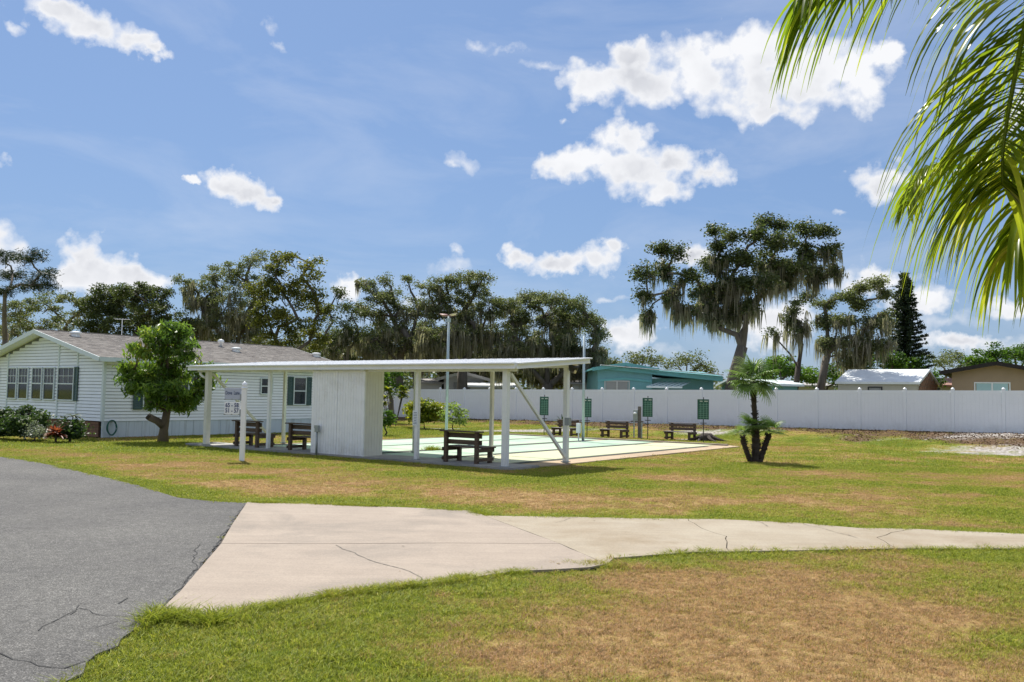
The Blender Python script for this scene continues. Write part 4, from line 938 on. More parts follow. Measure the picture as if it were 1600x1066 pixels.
# ------------------------------------------------------------------ foliage tools
def leaves(centers, size, aspect, rng, up=.0, droop=0.0, jit=.35):
    """one diamond-shaped quad per centre"""
    n = len(centers); a = rng.normal(size=(n, 3)); a[:, 2] = a[:, 2]*.6-droop; a /= np.linalg.norm(a, axis=1)[:, None]+1e-9
    b = rng.normal(size=(n, 3)); b[:, 2] *= .8; b -= a*(a*b).sum(1)[:, None]; b /= np.linalg.norm(b, axis=1)[:, None]+1e-9
    s = size*(1+jit*rng.uniform(-1, 1, n))[:, None]
    v = np.stack([centers-a*s*.5, centers+b*s*aspect*.5, centers+a*s*.5, centers-b*s*aspect*.5], 1).reshape(-1, 3)
    f = np.arange(4*n).reshape(-1, 4); return v, f
def hang(starts, length, width, rng):
    """wispy hanging ribbons of two segments"""
    n = len(starts); ln = length*(.35+.9*rng.random_sample(n)); a = rng.uniform(0, 6.28, n); d = np.stack([np.cos(a), np.sin(a), 0*a], 1)*(width*(.5+rng.random_sample(n)))[:, None]
    sw_ = rng.normal(size=(n, 3))*.035*ln[:, None]; sw_[:, 2] = 0; m = starts+sw_; m[:, 2] -= ln*.45; e = starts+sw_*1.8; e[:, 2] -= ln
    v = np.stack([starts-d*.5, starts+d*.5, m+d*.55, m-d*.55, e+d*.08, e-d*.08], 1).reshape(-1, 3); k = np.arange(n)*6
    f = np.concatenate([np.stack([k, k+1, k+2, k+3], 1), np.stack([k+3, k+2, k+4, k+5], 1)]); return v, f
def tree(name, label, cat, px, Yd, lobes, seed, leafm, leaf=.16, aspect=.5, dens=1.0, moss=0, mosslen=1.3, trunk_r=.3, bark=None, fork=None, lean=0, group=None, droop=0, cl_r=.40, per=130, zbase=None, depth=.8, twigs=True, flat=.6, trunk_parts=None, mossm=None, hollow=.45, tintbias=0.0, lk=.75):
    rng = np.random.RandomState(seed); bark = bark or M_bark
    b0 = at(px, 610, Yd); zb = gz(b0[0], b0[1]) if zbase is None else zbase
    root = thing(name, label, cat, (float(b0[0]), float(Yd), zb-.05), 0, group); ori = np.array([b0[0], Yd, zb-.05])
    tops = []; LV = []; LT = []; CL = []
    mb = MB(); 
    lob = []
    for (x, y, rx, ry) in lobes:
        rw = rx/F*Yd; rh = ry/F*Yd; dy = rng.uniform(-1, 1)*depth*rw*1.4; c = at(x, y, Yd+dy)-ori; lob.append((c, rw, rh))
    zmin = min(c[2]-rh for c, rw, rh in lob); fk = np.array([lean, 0, fork if fork is not None else max(.8, zmin*.8)])
    path = [Vector((0, 0, 0)), Vector((lean*.2+.05*rng.normal(), .05, fk[2]*.35)), Vector((lean*.6, 0, fk[2]*.7)), Vector(fk)]
    mb.tube(path, [trunk_r*1.45, trunk_r*1.05, trunk_r*.95, trunk_r*.85], 10)
    # every lobe hangs on the nearest limb node that lies closer to the fork, so limbs divide like a real crown
    order = sorted(range(len(lob)), key=lambda i: np.linalg.norm(lob[i][0]-fk)); node = [fk]; par = {}; kids = {}
    for i in order:
        c = lob[i][0]; dk = np.linalg.norm(c-fk); best = 0; bd = 1e9
        for j, q in enumerate(node):
            back = max(0, (np.linalg.norm(q-fk)+np.linalg.norm(c-q))/max(dk, .01)-1.12)*4
            dd_ = np.linalg.norm(c-q)*(1+back)+(0 if j else .25*dk)
            if dd_ < bd: bd = dd_; best = j
        par[len(node)] = best; node.append(c)
    cnt = [1]*len(node)
    for j in range(len(node)-1, 0, -1): cnt[par[j]] += cnt[j]
    rad = [trunk_r*.8*(cnt[j]/cnt[0])**.5 for j in range(len(node))]
    for j in range(1, len(node)):
        p0 = node[par[j]]; c = node[j]; d = c-p0; L_ = np.linalg.norm(d); sag = .14*L_ if par[j] == 0 else .05*L_
        if par[j] == 0: p0 = p0-np.array([0, 0, rng.uniform(0, .12)*fk[2]])
        m1_ = p0+d*.33+np.array([0, 0, sag])+rng.normal(size=3)*.07*L_; m2_ = p0+d*.68+np.array([0, 0, sag*.8])+rng.normal(size=3)*.07*L_
        r0 = rad[j]; mb.tube([p0, m1_, m2_, c], [r0*1.1, r0*.95, r0*.85, r0*.7 if cnt[j] > 1 else r0*.35], 7, cap=False)
    for c, rw, rh in lob:
        L_ = np.linalg.norm(c-fk); r0 = trunk_r*.22; mid2 = c+(fk-c)*min(.25, .6/max(L_, .1))
        nc = max(3, int(dens*(1.15 if moss else .9)*6.5*(rw*rh+.35*rw)/(cl_r**2)*.42)); 
        u = rng.normal(size=(nc, 3)); u /= np.linalg.norm(u, axis=1)[:, None]; rr = hollow+(1-hollow)*rng.random_sample(nc)[:, None]**.7
        cc = c+u*rr*np.array([rw, rw*depth, rh]); CL.append(cc)
        if twigs:
            for q in cc[:max(3, int(nc*.5))]:
                s0 = mid2 if rng.rand() < .4 else c; m_ = (s0+q)/2+rng.normal(size=3)*.12*rw; mb.tube([s0, m_, q], [r0*.22+.015, r0*.12+.012, .008], 3, cap=False)
    CL = np.concatenate(CL); nC = len(CL)
    npc = per; off = np.clip(rng.normal(size=(nC, npc, 3)), -1.9, 1.9)*np.array([1, 1, flat])*cl_r*rng.uniform(.35, .75, (nC, 1, 1))
    pts = (CL[:, None, :]+off).reshape(-1, 3); keep = pts[:, 2] > .15; pts = pts[keep]
    v, f = leaves(pts, leaf*lk, aspect*1.15, rng, droop=droop)
    ti = np.repeat(rng.random_sample(nC), npc)[keep]*.5+rng.random_sample(len(pts))*.5+tintbias
    mb.build('trunk', bark, root, smooth=True); npmesh('crown', v, f, leafm, root, tint=np.repeat(ti, 4), kind='stuff')
    if moss:
        zc = (CL[:, 2]-np.median(CL[:, 2]))/(CL[:, 2].std()+.01); low = .45*zc+CL[:, 2]-np.interp(CL[:, 0], np.sort(CL[:, 0])[::max(1, nC//40)], np.convolve(CL[np.argsort(CL[:, 0]), 2], np.ones(9)/9, 'same')[::max(1, nC//40)])
        sel = CL[rng.random_sample(nC) < np.clip((.27-.30*low)*moss, .02, .8)]; m_ = len(sel); nb_ = 4; ns = 13
        hub = (sel[:, None, :]+rng.normal(size=(m_, nb_, 3))*np.array([.65, .65, .3])*cl_r).reshape(-1, 3)     # each drape hangs from its own twig
        st_ = (hub[:, None, :]+rng.normal(size=(m_*nb_, ns, 3))*np.array([.075, .075, .07])).reshape(-1, 3); k = len(st_)
        cl = np.repeat(rng.uniform(.25, 1.0, m_*nb_)**1.4, ns); v, f = hang(st_, mosslen*.72, .045, rng)
        v2 = v.reshape(-1, 6, 3); z0 = st_[:, 2][:, None]; v2[:, :, 2] = z0+(v2[:, :, 2]-z0)*cl[:, None]; v = v2.reshape(-1, 3)
        v[:, 2] = np.maximum(v[:, 2], .4)
        npmesh('hanging_moss', v, f, mossm or LF_moss, root, tint=np.repeat(rng.random_sample(k), 6), kind='stuff')
    return root
GT = 'oaks hung with moss beyond the house and fence'
# ---- left background, from left to right
tree('pine_tree', 'tall dark pine with flat needle tufts at the far left edge', 'tree', 4, 56, [(8,405,20,12),(40,402,26,12),(65,428,22,9),(20,428,26,9),(50,446,30,8),(82,446,14,7),(8,455,20,9)], 11, LF_pine, .22, .14, 1.0, 0, trunk_r=.2, bark=M_bark, cl_r=.45, per=150, fork=5.2, hollow=.2, lk=1.0)
tree('oak_tree', 'thin mossy oak with see through crown below the tall pine', 'tree', 62, 60, [(25,480,30,20),(70,475,30,18),(110,468,24,12),(135,482,22,14),(50,505,38,16),(105,505,34,16),(10,515,25,18)], 12, LF_oak, .17, .5, .55, .5, 1.0, .25, group=GT, fork=2.4)
tree('oak_tree', 'dark dense oak behind the left part of the house roof', 'tree', 185, 58, [(172,458,26,14),(208,456,28,13),(245,458,22,13),(150,480,26,18),(190,482,36,22),(235,482,32,22),(165,512,40,22),(225,512,40,24),(275,505,25,22)], 13, LF_dark, .18, .55, .95, .12, .8, .32, group=GT)
tree('oak_tree', 'grey mossy oak with bare twisted limbs right of the antenna', 'tree', 362, 60, [(285,438,14,8),(300,450,20,12),(335,430,24,12),(358,420,24,10),(392,412,22,9),(408,402,12,8),(340,452,30,14),(385,440,34,16),(315,475,28,18),(355,478,36,22),(400,470,28,20),(335,510,36,22),(385,510,36,24)], 14, LF_oak, .16, .5, .62, 1.25, 1.7, .34, group=GT, fork=3.4)
tree('maple_tree', 'yellow green leafy tree rising behind the brown roof', 'tree', 452, 50, [(438,408,20,12),(462,402,16,9),(488,412,14,7),(430,432,26,16),(470,434,28,16),(405,455,26,18),(445,462,36,22),(490,458,20,18),(415,492,36,22),(465,498,38,24),(500,488,18,20),(430,530,34,20),(485,530,30,18)], 15, LF_yel, .17, .6, .72, 0, trunk_r=.22, bark=M_bark)
tree('oak_tree', 'thin dark oak with gappy crown right of the yellow green tree', 'tree', 540, 55, [(525,462,14,12),(515,490,18,14),(548,488,18,16),(535,515,28,16),(560,520,20,16),(520,545,30,16)], 16, LF_dark, .16, .5, .6, .9, 1.2, .2, group=GT, fork=3.0)
tree('oak_tree', 'mossy oak with spiky top left of the tall lamp pole', 'tree', 622, 58, [(572,445,16,9),(600,438,12,8),(638,440,10,7),(585,462,22,14),(615,465,28,16),(575,490,26,18),(615,498,36,22),(655,485,26,18),(590,530,40,22),(640,530,34,24)], 17, LF_oak, .16, .5, .85, .9, 1.6, .34, group=GT)
tree('oak_tree', 'tall mossy oak directly behind the lamp head', 'tree', 722, 57, [(668,452,20,10),(695,438,20,9),(725,432,20,8),(755,436,14,7),(700,458,30,14),(742,455,24,14),(680,485,32,20),(725,485,36,22),(765,480,20,18),(690,525,40,26),(745,525,38,26)], 18, LF_oak, .16, .5, .95, 1.1, 1.7, .36, group=GT)
tree('oak_tree', 'broad domed mossy oak behind the right end of the shelter roof', 'tree', 855, 58, [(790,474,22,10),(825,468,28,10),(862,468,28,10),(895,476,24,12),(918,496,20,14),(935,520,14,16),(800,495,32,18),(850,495,42,20),(895,508,32,22),(925,550,18,20),(810,535,42,26),(865,540,44,28),(905,560,26,24),(785,565,26,20)], 19, LF_oak, .16, .5, 1.2, 1.3, 1.8, .42, group=GT)
tree('oak_tree', 'low mossy oak filling the gap behind the closet', 'tree', 575, 64, [(560,540,40,20),(600,560,36,20),(545,565,30,18),(650,560,36,20)], 20, LF_oak, .18, .5, .8, 1.2, 1.4, .3, group=GT)
tree('oak_tree', 'low dark mossy oak behind the grey white house', 'tree', 760, 66, [(700,560,36,20),(745,560,38,20),(790,575,36,18),(830,575,34,18),(720,585,30,14)], 21, LF_oak, .18, .5, .9, 1.2, 1.4, .3, group=GT)
for i_, (px_, lab_, lob_) in enumerate(((300, 'low mossy oak behind the middle of the house roof', [(270,530,26,20),(305,520,28,22),(330,545,24,18)]), (395, 'low mossy oak behind the house roof left of the yellow green tree', [(370,545,26,18),(405,535,26,22),(350,560,20,12)]),
    (510, 'low mossy oak behind the far end of the house roof', [(480,545,28,20),(515,535,26,22),(535,560,24,18),(450,560,26,14)]), (650, 'low mossy oak right of the closet behind the thin posts', [(620,535,30,24),(660,530,30,26),(690,560,28,20)]),
    (735, 'low mossy oak behind the tall lamp pole', [(710,545,30,24),(750,540,30,26),(775,570,26,18)]), (890, 'low mossy oak behind the right rear post of the shelter', [(840,560,34,24),(885,565,34,24),(915,585,24,16),(855,590,30,12)]))):
    tree('oak_tree', lab_, 'tree', px_, 62, lob_, 200+i_, LF_oak, .16, .5, 1.0, 1.6, 1.5, .26, group=GT)
# ---- right group
tree('oak_tree', 'largest spreading live oak draped with moss behind the fence', 'tree', 1135, 50, [(1030,385,18,12),(1055,395,18,10),(1008,428,18,14),(1040,425,22,14),(1072,432,20,14),(1012,460,16,12),(1045,462,20,12),(1012,492,10,14),(1070,485,18,12),
  (1118,362,14,10),(1142,370,18,8),(1122,385,18,10),(1195,346,18,10),(1222,352,20,8),(1182,368,24,12),(1220,376,30,14),(1258,360,22,12),(1288,362,18,12),(1262,390,28,16),(1300,392,14,16),(1302,420,12,14),
  (1120,415,32,18),(1160,402,32,20),(1205,412,32,18),(1250,418,28,14),(1140,445,36,20),(1105,455,28,18),(1185,442,34,16),(1225,440,28,12),(1275,430,24,14),(1110,490,26,20),(1150,482,30,18),(1178,478,20,12)],
  22, LF_dark, .19, .52, .95, .75, 1.9, .37, group=GT, fork=4.4, lean=.9, hollow=.15, cl_r=.36, per=95, flat=.85)
tree('oak_tree', 'narrow dark leaning oak with black moss clumps right of the largest oak', 'tree', 1240, 51, [(1242,478,16,9),(1262,465,16,9),(1238,498,13,12),(1252,512,14,12),(1205,520,8,10)], 23, LF_dark, .16, .5, .7, 3.0, 2.4, .17, group=GT, fork=3.6, lean=.3, bark=M_barkd)
tree('oak_tree', 'open crowned mossy oak left of the conical pine', 'tree', 1278, 52, [(1290,475,16,9),(1320,462,20,10),(1345,448,20,9),(1368,442,16,8),(1382,462,12,11),(1345,475,24,10),(1385,495,12,14),(1320,500,22,12),(1360,505,20,12),(1340,530,24,14),(1302,535,18,14),(1372,540,18,12),(1330,558,26,12),(1290,505,18,14)],
  24, LF_oak, .17, .5, 1.05, .9, 1.9, .24, group=GT, fork=4.0, lean=.5, hollow=.15)
GF = 'small trees beyond the houses'
tree('small_tree', 'round small tree above the teal roof, left one', 'tree', 1000, 80, [(985,562,18,9),(1005,556,20,9),(1025,566,16,9),(960,572,20,10)], 25, LF_oak, .26, .5, .9, 0, trunk_r=.2, group=GF, cl_r=.7)
tree('small_tree', 'round small tree above the teal roof, right one', 'tree', 1072, 78, [(1052,565,18,9),(1075,560,20,10),(1095,570,14,8),(1110,580,16,8)], 26, LF_oak, .26, .5, .9, 0, trunk_r=.2, group=GF, cl_r=.7)
tree('small_tree', 'dark small tree between the domed oak and the teal house', 'tree', 945, 64, [(925,575,22,14),(950,572,20,12),(935,590,24,10)], 27, LF_dark, .2, .5, .9, 0, trunk_r=.2, group=GF)
tree('citrus_tree', 'bright green bushy tree behind the fan palm crown', 'tree', 1215, 54, [(1205,580,24,14),(1235,578,22,12),(1220,565,18,10),(1255,590,16,10)], 28, LF_citrus, .18, .6, 1.1, 0, trunk_r=.15, group=GF)
tree('citrus_tree', 'bright green bushy tree between the oak trunks and the pale roof', 'tree', 1290, 56, [(1272,588,20,12),(1300,582,20,14),(1315,592,14,10),(1190,588,16,10)], 29, LF_citrus, .18, .6, 1.0, 0, trunk_r=.15, group=GF)
tree('small_tree', 'dense green tree at the foot of the conical pine', 'tree', 1395, 58, [(1370,560,18,14),(1395,565,22,14),(1425,570,20,12),(1345,570,20,12)], 30, LF_citrus, .2, .5, .9, 0, trunk_r=.2, group=GF, tintbias=-.25)
tree('small_tree', 'grey green tree right of the conical pine', 'tree', 1480, 76, [(1465,562,20,12),(1490,558,20,10),(1505,568,16,12)], 31, LF_oak, .24, .5, 1.0, 0, trunk_r=.2, group=GF, cl_r=.7)
tree('citrus_tree', 'light green round shrub between the pale roof and the tan house', 'tree', 1455, 50, [(1448,590,12,8),(1462,592,12,8)], 32, LF_citrus, .16, .6, 1.2, 0, trunk_r=.1, group=GF, tintbias=.2)
tree('small_tree', 'dark green tree rising above the tan roof on the left', 'tree', 1540, 58, [(1525,560,16,12),(1545,548,14,12),(1558,562,18,14),(1530,575,22,8)], 33, LF_citrus, .2, .5, 1.0, 0, trunk_r=.2, group=GF, tintbias=-.2)
tree('small_tree', 'green tree above the tan roof at the right edge', 'tree', 1590, 60, [(1580,558,18,13),(1605,550,18,14),(1625,565,20,14)], 34, LF_citrus, .2, .5, 1.0, 0, trunk_r=.2, group=GF, tintbias=-.1)
tree('small_tree', 'bushy green tree behind the tall croton by the closet', 'tree', 612, 50, [(600,590,16,12),(620,580,16,12),(605,605,18,10)], 35, LF_citrus, .18, .5, 1.0, 0, trunk_r=.15, group=GF)
# ---- far woods: one mass nobody could count
rng = np.random.RandomState(77); C = []
for k in range(900):
    x = rng.uniform(-60, 70); y = rng.uniform(84, 104); h_ = (2.6+3.0*vnoise(np.array([x*.12]), np.array([3.3]))[0])*(1.25 if x < 6 else .75); C.append((x, y, rng.uniform(.5, h_)))
C = np.array(C); pts = (C[:, None, :]+rng.normal(size=(len(C), 45, 3))*np.array([.9, .9, .6])).reshape(-1, 3)
v, f = leaves(pts, .42, .55, rng); wood = npmesh('far_woods', v, f, LF_dark, None, tint=np.repeat(rng.random_sample(len(pts)), 4), kind='stuff'); wood['label'] = 'dark woods along the horizon behind the neighbouring houses'; wood['category'] = 'woods'

# ---- Norfolk pine
q = at(1415, 605, 60); zt = at(1413, 425, 60)[2]
nf = thing('norfolk_pine', 'tall dark conical pine with tiered branches right of the oaks', 'tree', (float(q[0]), 60.0, .25), 0)
MB().tube([(0, 0, 0), (0, 0, zt-.3)], [.2, .03], 8).build('trunk', M_barkd, nf)
rng = np.random.RandomState(5); mb = MB(); P_ = []
z = 1.6
while z < zt-.4:
    f_ = 1-(z-1.6)/(zt-2.0); Rr = 1.9*f_**.75+.12; nb = 7
    for k in range(nb):
        a = 2*math.pi*(k+rng.rand()*.5)/nb; rr = Rr*rng.uniform(.7, 1.2); e = np.array([math.cos(a)*rr, math.sin(a)*rr, z+.10*rr]); m_ = np.array([math.cos(a)*rr*.5, math.sin(a)*rr*.5, z-.05])
        mb.tube([(0, 0, z), m_, e], [.03, .02, .01], 3, cap=False)
        n_ = int(13*rr)+4; tt = rng.uniform(.1, 1.0, n_); base = np.where(tt[:, None] < .5, m_*tt[:, None]*2+np.array([0, 0, z])*(1-tt[:, None]*2), m_*(2-2*tt[:, None])+e*(2*tt[:, None]-1))
        for b_ in base: P_.append(b_+rng.normal(size=(9, 3))*np.array([.07, .07, .05])+np.array([0, 0, .03]))
    z += .27*(.5+.6*f_)+.06*rng.rand()
mb.build('branches', M_barkd, nf); P_ = np.concatenate(P_); v, f = leaves(P_, .17, .4, rng, droop=-.4); npmesh('crown', v, f, LF_pine, nf, tint=np.repeat(rng.random_sample(len(P_)), 4), kind='stuff')

# ------------------------------------------------------------------ mango tree beside the house
mg = tree('mango_tree', 'leafy mango tree with a sawn off limb on the lawn beside the house', 'tree', 258, 28.95,
  [(262,512,16,11),(240,528,22,14),(278,525,18,14),(298,545,14,16),(222,552,24,15),(262,555,34,20),(208,580,18,12),(240,585,34,18),(285,585,30,18),(318,580,14,14),(322,600,16,16),(225,610,26,12),(265,612,36,16),(305,615,22,14),(280,632,24,10),(238,630,16,8),(195,592,9,7),(212,597,10,8)],
  41, LF_mango, .23, .22, .8, 0, lk=1.0, trunk_r=.135, bark=M_barkm, fork=1.15, droop=.85, cl_r=.24, per=56, zbase=0.0, lean=.1, hollow=.35)
MB().tube([(-.0, 0, .55), (-.2, -.05, .72), (-.42, -.08, .82)], [.14, .12, .115], 8).build('limb_stub', M_barkm, mg, smooth=True)
MB().tube([(-.42, -.08, .82), (-.5, -.09, .88)], [.118, .112], 8).build('cut_end', M_barkd, mg)

# ------------------------------------------------------------------ shrubs
def shrub(name, label, cat, px, Yd, lobes, seed, m, leaf=.09, aspect=.5, dens=1, group=None, zb=0.0, droop=0, tb=0, per=40, cl=.2, mb_=M_barkd, tr=.03):
    return tree(name, label, cat, px, Yd, lobes, seed, m, leaf, aspect, dens, 0, trunk_r=tr, bark=mb_, lk=1.1, fork=.15, zbase=zb, cl_r=cl, per=per, group=group, droop=droop, tintbias=tb, hollow=.5)
shrub('shrub', 'large rounded variegated shrub under the bay window', 'shrub', 42, 28.6, [(42,648,24,12),(30,662,22,12),(58,660,18,14),(45,675,26,10)], 51, LF_hedge, .1, .55, 1.3)
shrub('shrub', 'dark shrub at the left edge of the picture below the shutter', 'shrub', -2, 28.8, [(4,655,16,18),(-15,665,16,18),(6,675,12,10)], 52, LF_hedge, .1, .55, 1.3, tb=-.3)
shrub('shrub', 'silvery small leaved shrub left of the red cordyline', 'shrub', 58, 27.6, [(54,668,12,9),(62,678,14,7)], 53, LF_grey, .07, .4, 1.3)
shrub('shrub', 'low dark green shrub right of the red cordyline', 'shrub', 112, 28.0, [(108,668,16,12),(118,676,14,9),(95,678,14,8)], 54, LF_hedge, .1, .5, 1.3, tb=-.1)
shrub('golden_shrub', 'rounded shrub with golden yellow top in front of the white fence', 'shrub', 664, 44, [(663,636,22,10),(650,640,14,10),(677,640,14,10),(665,650,24,8),(656,645,16,10),(671,645,16,10)], 55, LF_yshrub, .13, .55, 2.4, zb=.02, cl=.28, tb=.1)
shrub('light_green_shrub', 'loose light green shrub at the foot of the tall lamp pole', 'shrub', 708, 42, [(700,648,16,10),(716,645,12,12),(705,636,10,6),(712,658,16,6)], 56, LF_yel2, .13, .5, .6, zb=.05, cl=.28, tb=.1)
tree('young_tree', 'thin young sapling on the green lawn just right of the closet', 'tree', 603, 36, [(596,652,8,7),(607,650,9,8),(600,660,10,5),(612,655,7,5)], 57, LF_citrus, .12, .5, .8, 0, lk=1.1, trunk_r=.03, bark=M_barkd, fork=.45, zbase=0, cl_r=.2, per=26, tintbias=-.1)
def strap_plant(name, label, px, py, Yd, nl, ln, wd, m, seed, stems=1, stemh=.0, zb=0.0, up=.7, spread=.05):
    rng = np.random.RandomState(seed); q = at(px, py, Yd); r = thing(name, label, 'plant', (float(q[0]), Yd, zb))
    for s_ in range(stems):
        a0 = rng.uniform(0, 6.28); sx0, sy0 = spread*math.cos(a0)*stems, spread*math.sin(a0)*stems; hh = stemh*rng.uniform(.5, 1.1) if stemh else .02
        if stemh: MB().tube([(sx0*.3, sy0*.3, 0), (sx0, sy0, hh)], [.025, .018], 6).build('stem', M_barkd, r)
        for k in range(nl):
            a = rng.uniform(0, 6.28); el_ = rng.uniform(.1, 1.0)*up; l = ln*rng.uniform(.6, 1.1); pts = []; n_ = 5; d = Vector((math.cos(a), math.sin(a), 0)); sd = Vector((-math.sin(a), math.cos(a), 0)); mb = MB()
            for i in range(n_+1):
                f_ = i/n_; out = l*math.cos(el_*1.4)*f_; z_ = hh+l*math.sin(el_*1.4)*f_-l*.45*f_*f_*math.cos(el_); w_ = wd*math.sin(math.pi*min(1, .15+f_*.85))**.6*.5+.002
                c = Vector((sx0, sy0, z_-rng.uniform(0, .0)))+d*out; pts += [c-sd*w_, c+Vector((0, 0, -w_*.25)), c+sd*w_]
            mb.add(pts, [(3*i+j, 3*i+j+1, 3*i+j+4, 3*i+j+3) for i in range(n_) for j in (0, 1)]); o = mb.build('leaf', m, r, smooth=True)
            at_ = o.data.attributes.new('tint', 'FLOAT', 'POINT'); at_.data.foreach_set('value', [rng.rand()]*len(o.data.vertices))
    return r
strap_plant('cordyline', 'red leaved cordyline plant in front of the house corner', 88, 680, 27.6, 26, .48, .09, LF_red, 61, 3, .35, 0, .95, .05)
strap_plant('cordyline', 'dark spiky cordyline head on a thin stem above the red one', 110, 680, 28.2, 20, .36, .05, LF_dark, 62, 1, 1.0, 0, .5)
strap_plant('tall_croton', 'tall yellow and maroon spotted croton against the white fence by the closet', 614, 655, 46, 26, .5, .14, LF_yshrub, 63, 7, 1.9, .02, .8, .07)
strap_plant('yucca', 'small spiky yucca at the foot of the fence behind the greyed bench', 880, 648, 46.5, 40, .75, .05, LF_hedge, 64, 1, .05, gz(at(880, 648, 46.5)[0], 46.5), 1.0)

# ------------------------------------------------------------------ fan palm clump
def fan_leaf(seed):
    rng = np.random.RandomState(seed); mb = MB(); n_ = 20; pl = .34
    mb.tube([(0, 0, 0), (0, pl*.6, .03), (0, pl, .02)], [.012, .008, .006], 4)
    for i in range(n_):
        a = R(-115+230*i/(n_-1)); l = .52*(1-.2*abs(a)/2)*rng.uniform(.92, 1.05); d = Vector((math.sin(a), math.cos(a), 0)); sd = Vector((math.cos(a), -math.sin(a), 0)); b0 = Vector((0, pl, .02)); P = []
        for f_, w_, dz in ((0, .004, 0), (.45, .019, .02), (.8, .012, -.02), (1, .001, -.09)):
            c = b0+d*l*f_+Vector((0, 0, dz)); P += [c-sd*w_+Vector((0, 0, .006)), c, c+sd*w_+Vector((0, 0, .006))]
        mb.add(P, [(3*k+j, 3*k+j+1, 3*k+j+4, 3*k+j+3) for k in range(3) for j in (0, 1)])
    me = bpy.data.meshes.new('frond'); me.from_pydata(mb.v, [], mb.f); me.materials.append(LF_fan); a_ = me.attributes.new('tint', 'FLOAT', 'POINT'); a_.data.foreach_set('value', [rng.uniform(.1, .9)]*len(mb.v)); return me
FANS = [fan_leaf(i) for i in range(5)]
p = g(1180, 722); fp = thing('fan_palm', 'clumping fan palm with one tall trunk and three short ones on the lawn', 'palm', (p[0], p[1], -.02), 0)
rng = np.random.RandomState(8)
def crown(c, n_, sc_, lo, hi):
    for k in range(n_):
        a = rng.uniform(0, 6.28); e = R(rng.uniform(lo, hi)); o = bpy.data.objects.new('frond', FANS[k % 5]); col.objects.link(o); o.parent = fp
        o.rotation_euler = Matrix.Rotation(a, 3, 'Z').to_4x4().to_3x3().to_euler(); o.rotation_euler = (Matrix.Rotation(a, 3, 'Z') @ Matrix.Rotation(e, 3, 'X')).to_euler(); o.location = c; s_ = sc_*rng.uniform(.85, 1.15); o.scale = (s_, s_, s_)
def ptrunk(path, r0, r1):
    mb = MB(); n_ = 16; pts = []; rr = []
    for i in range(n_+1):
        f_ = i/n_*(len(path)-1); j = min(int(f_), len(path)-2); q_ = Vector(path[j]).lerp(Vector(path[j+1]), f_-j); pts.append(q_); rr.append((r0+(r1-r0)*i/n_)*(1.12 if i % 2 else .93))
    mb.tube(pts, rr, 9)
    for i in range(90):
        f_ = rng.rand()*(len(path)-1); j = min(int(f_), len(path)-2); q_ = Vector(path[j]).lerp(Vector(path[j+1]), f_-j); a = rng.uniform(0, 6.28); d = Vector((math.cos(a), math.sin(a), .5)); rr_ = r0+(r1-r0)*f_/(len(path)-1)
        mb.bar(q_+d*rr_*.7, q_+d*(rr_+.04), .025, .012)
    mb.build('trunk', M_palmtrunk, fp)
ptrunk([(.0, 0, 0), (.02, 0, .7), (.0, 0, 1.0)], .10, .11); ptrunk([(.02, .02, .9), (-.02, 0, 1.4), (-.06, 0, 2.2)], .06, .075)
ptrunk([(-.12, 0, 0), (-.3, -.05, .45), (-.36, -.08, .72)], .07, .06); ptrunk([(.12, .02, 0), (.28, .05, .45), (.4, .05, .78)], .08, .07); ptrunk([(.1, .2, 0), (.18, .4, .6)], .07, .06)
crown((-.06, 0, 2.25), 34, .9, -55, 80); crown((-.38, -.1, .78), 11, .5, -15, 60); crown((.42, .05, .85), 13, .6, -10, 65); crown((.02, .05, 1.0), 16, .6, -20, 45)

# ------------------------------------------------------------------ queen palm overhead at the right
qp = thing('queen_palm', 'feathery yellow green palm whose fronds hang in from the upper right', 'palm', (4.15, 4.7, -.02), 0)
CQ = Vector((4.15, 4.7, 4.05)); OQ = Vector((4.15, 4.7, -.02))
mb = MB(); mb.tube([(0, 0, 0), (.02, 0, 1), (-.02, 0, 2.2), (0, 0, 3.75)], [.17, .14, .13, .12], 14)
for i in range(22): mb.lathe([(.142, .15+i*.165), (.146, .17+i*.165), (.14, .18+i*.165)], 14)
mb.build('trunk', mat('grey_palm_trunk', (.22, .2, .17), .85, .2, 4, bump=.5, bscale=20), qp); MB().tube([(0, 0, 3.6), (0, 0, 4.3)], [.13, .06], 12).build('crown_shaft', mat('palm_crown_shaft', (.16, .2, .07), .5, .2, 5), qp, smooth=True)
rng = np.random.RandomState(21)
def leaflet_mesh(pts, wd, side, tint):
    V_ = []; n_ = len(pts)-1
    for i, c in enumerate(pts):
        f_ = i/n_; w_ = wd*(min(1, .35+f_*3) if f_ < .25 else (1-(f_-.25)/.75)**.8)+.0008; V_ += [c-side*w_+Vector((0, 0, .3*w_)), c-Vector((0, 0, .25*w_)), c+side*w_+Vector((0, 0, .3*w_))]
    return V_, [(3*i+j, 3*i+j+1, 3*i+j+4, 3*i+j+3) for i in range(n_) for j in (0, 1)]
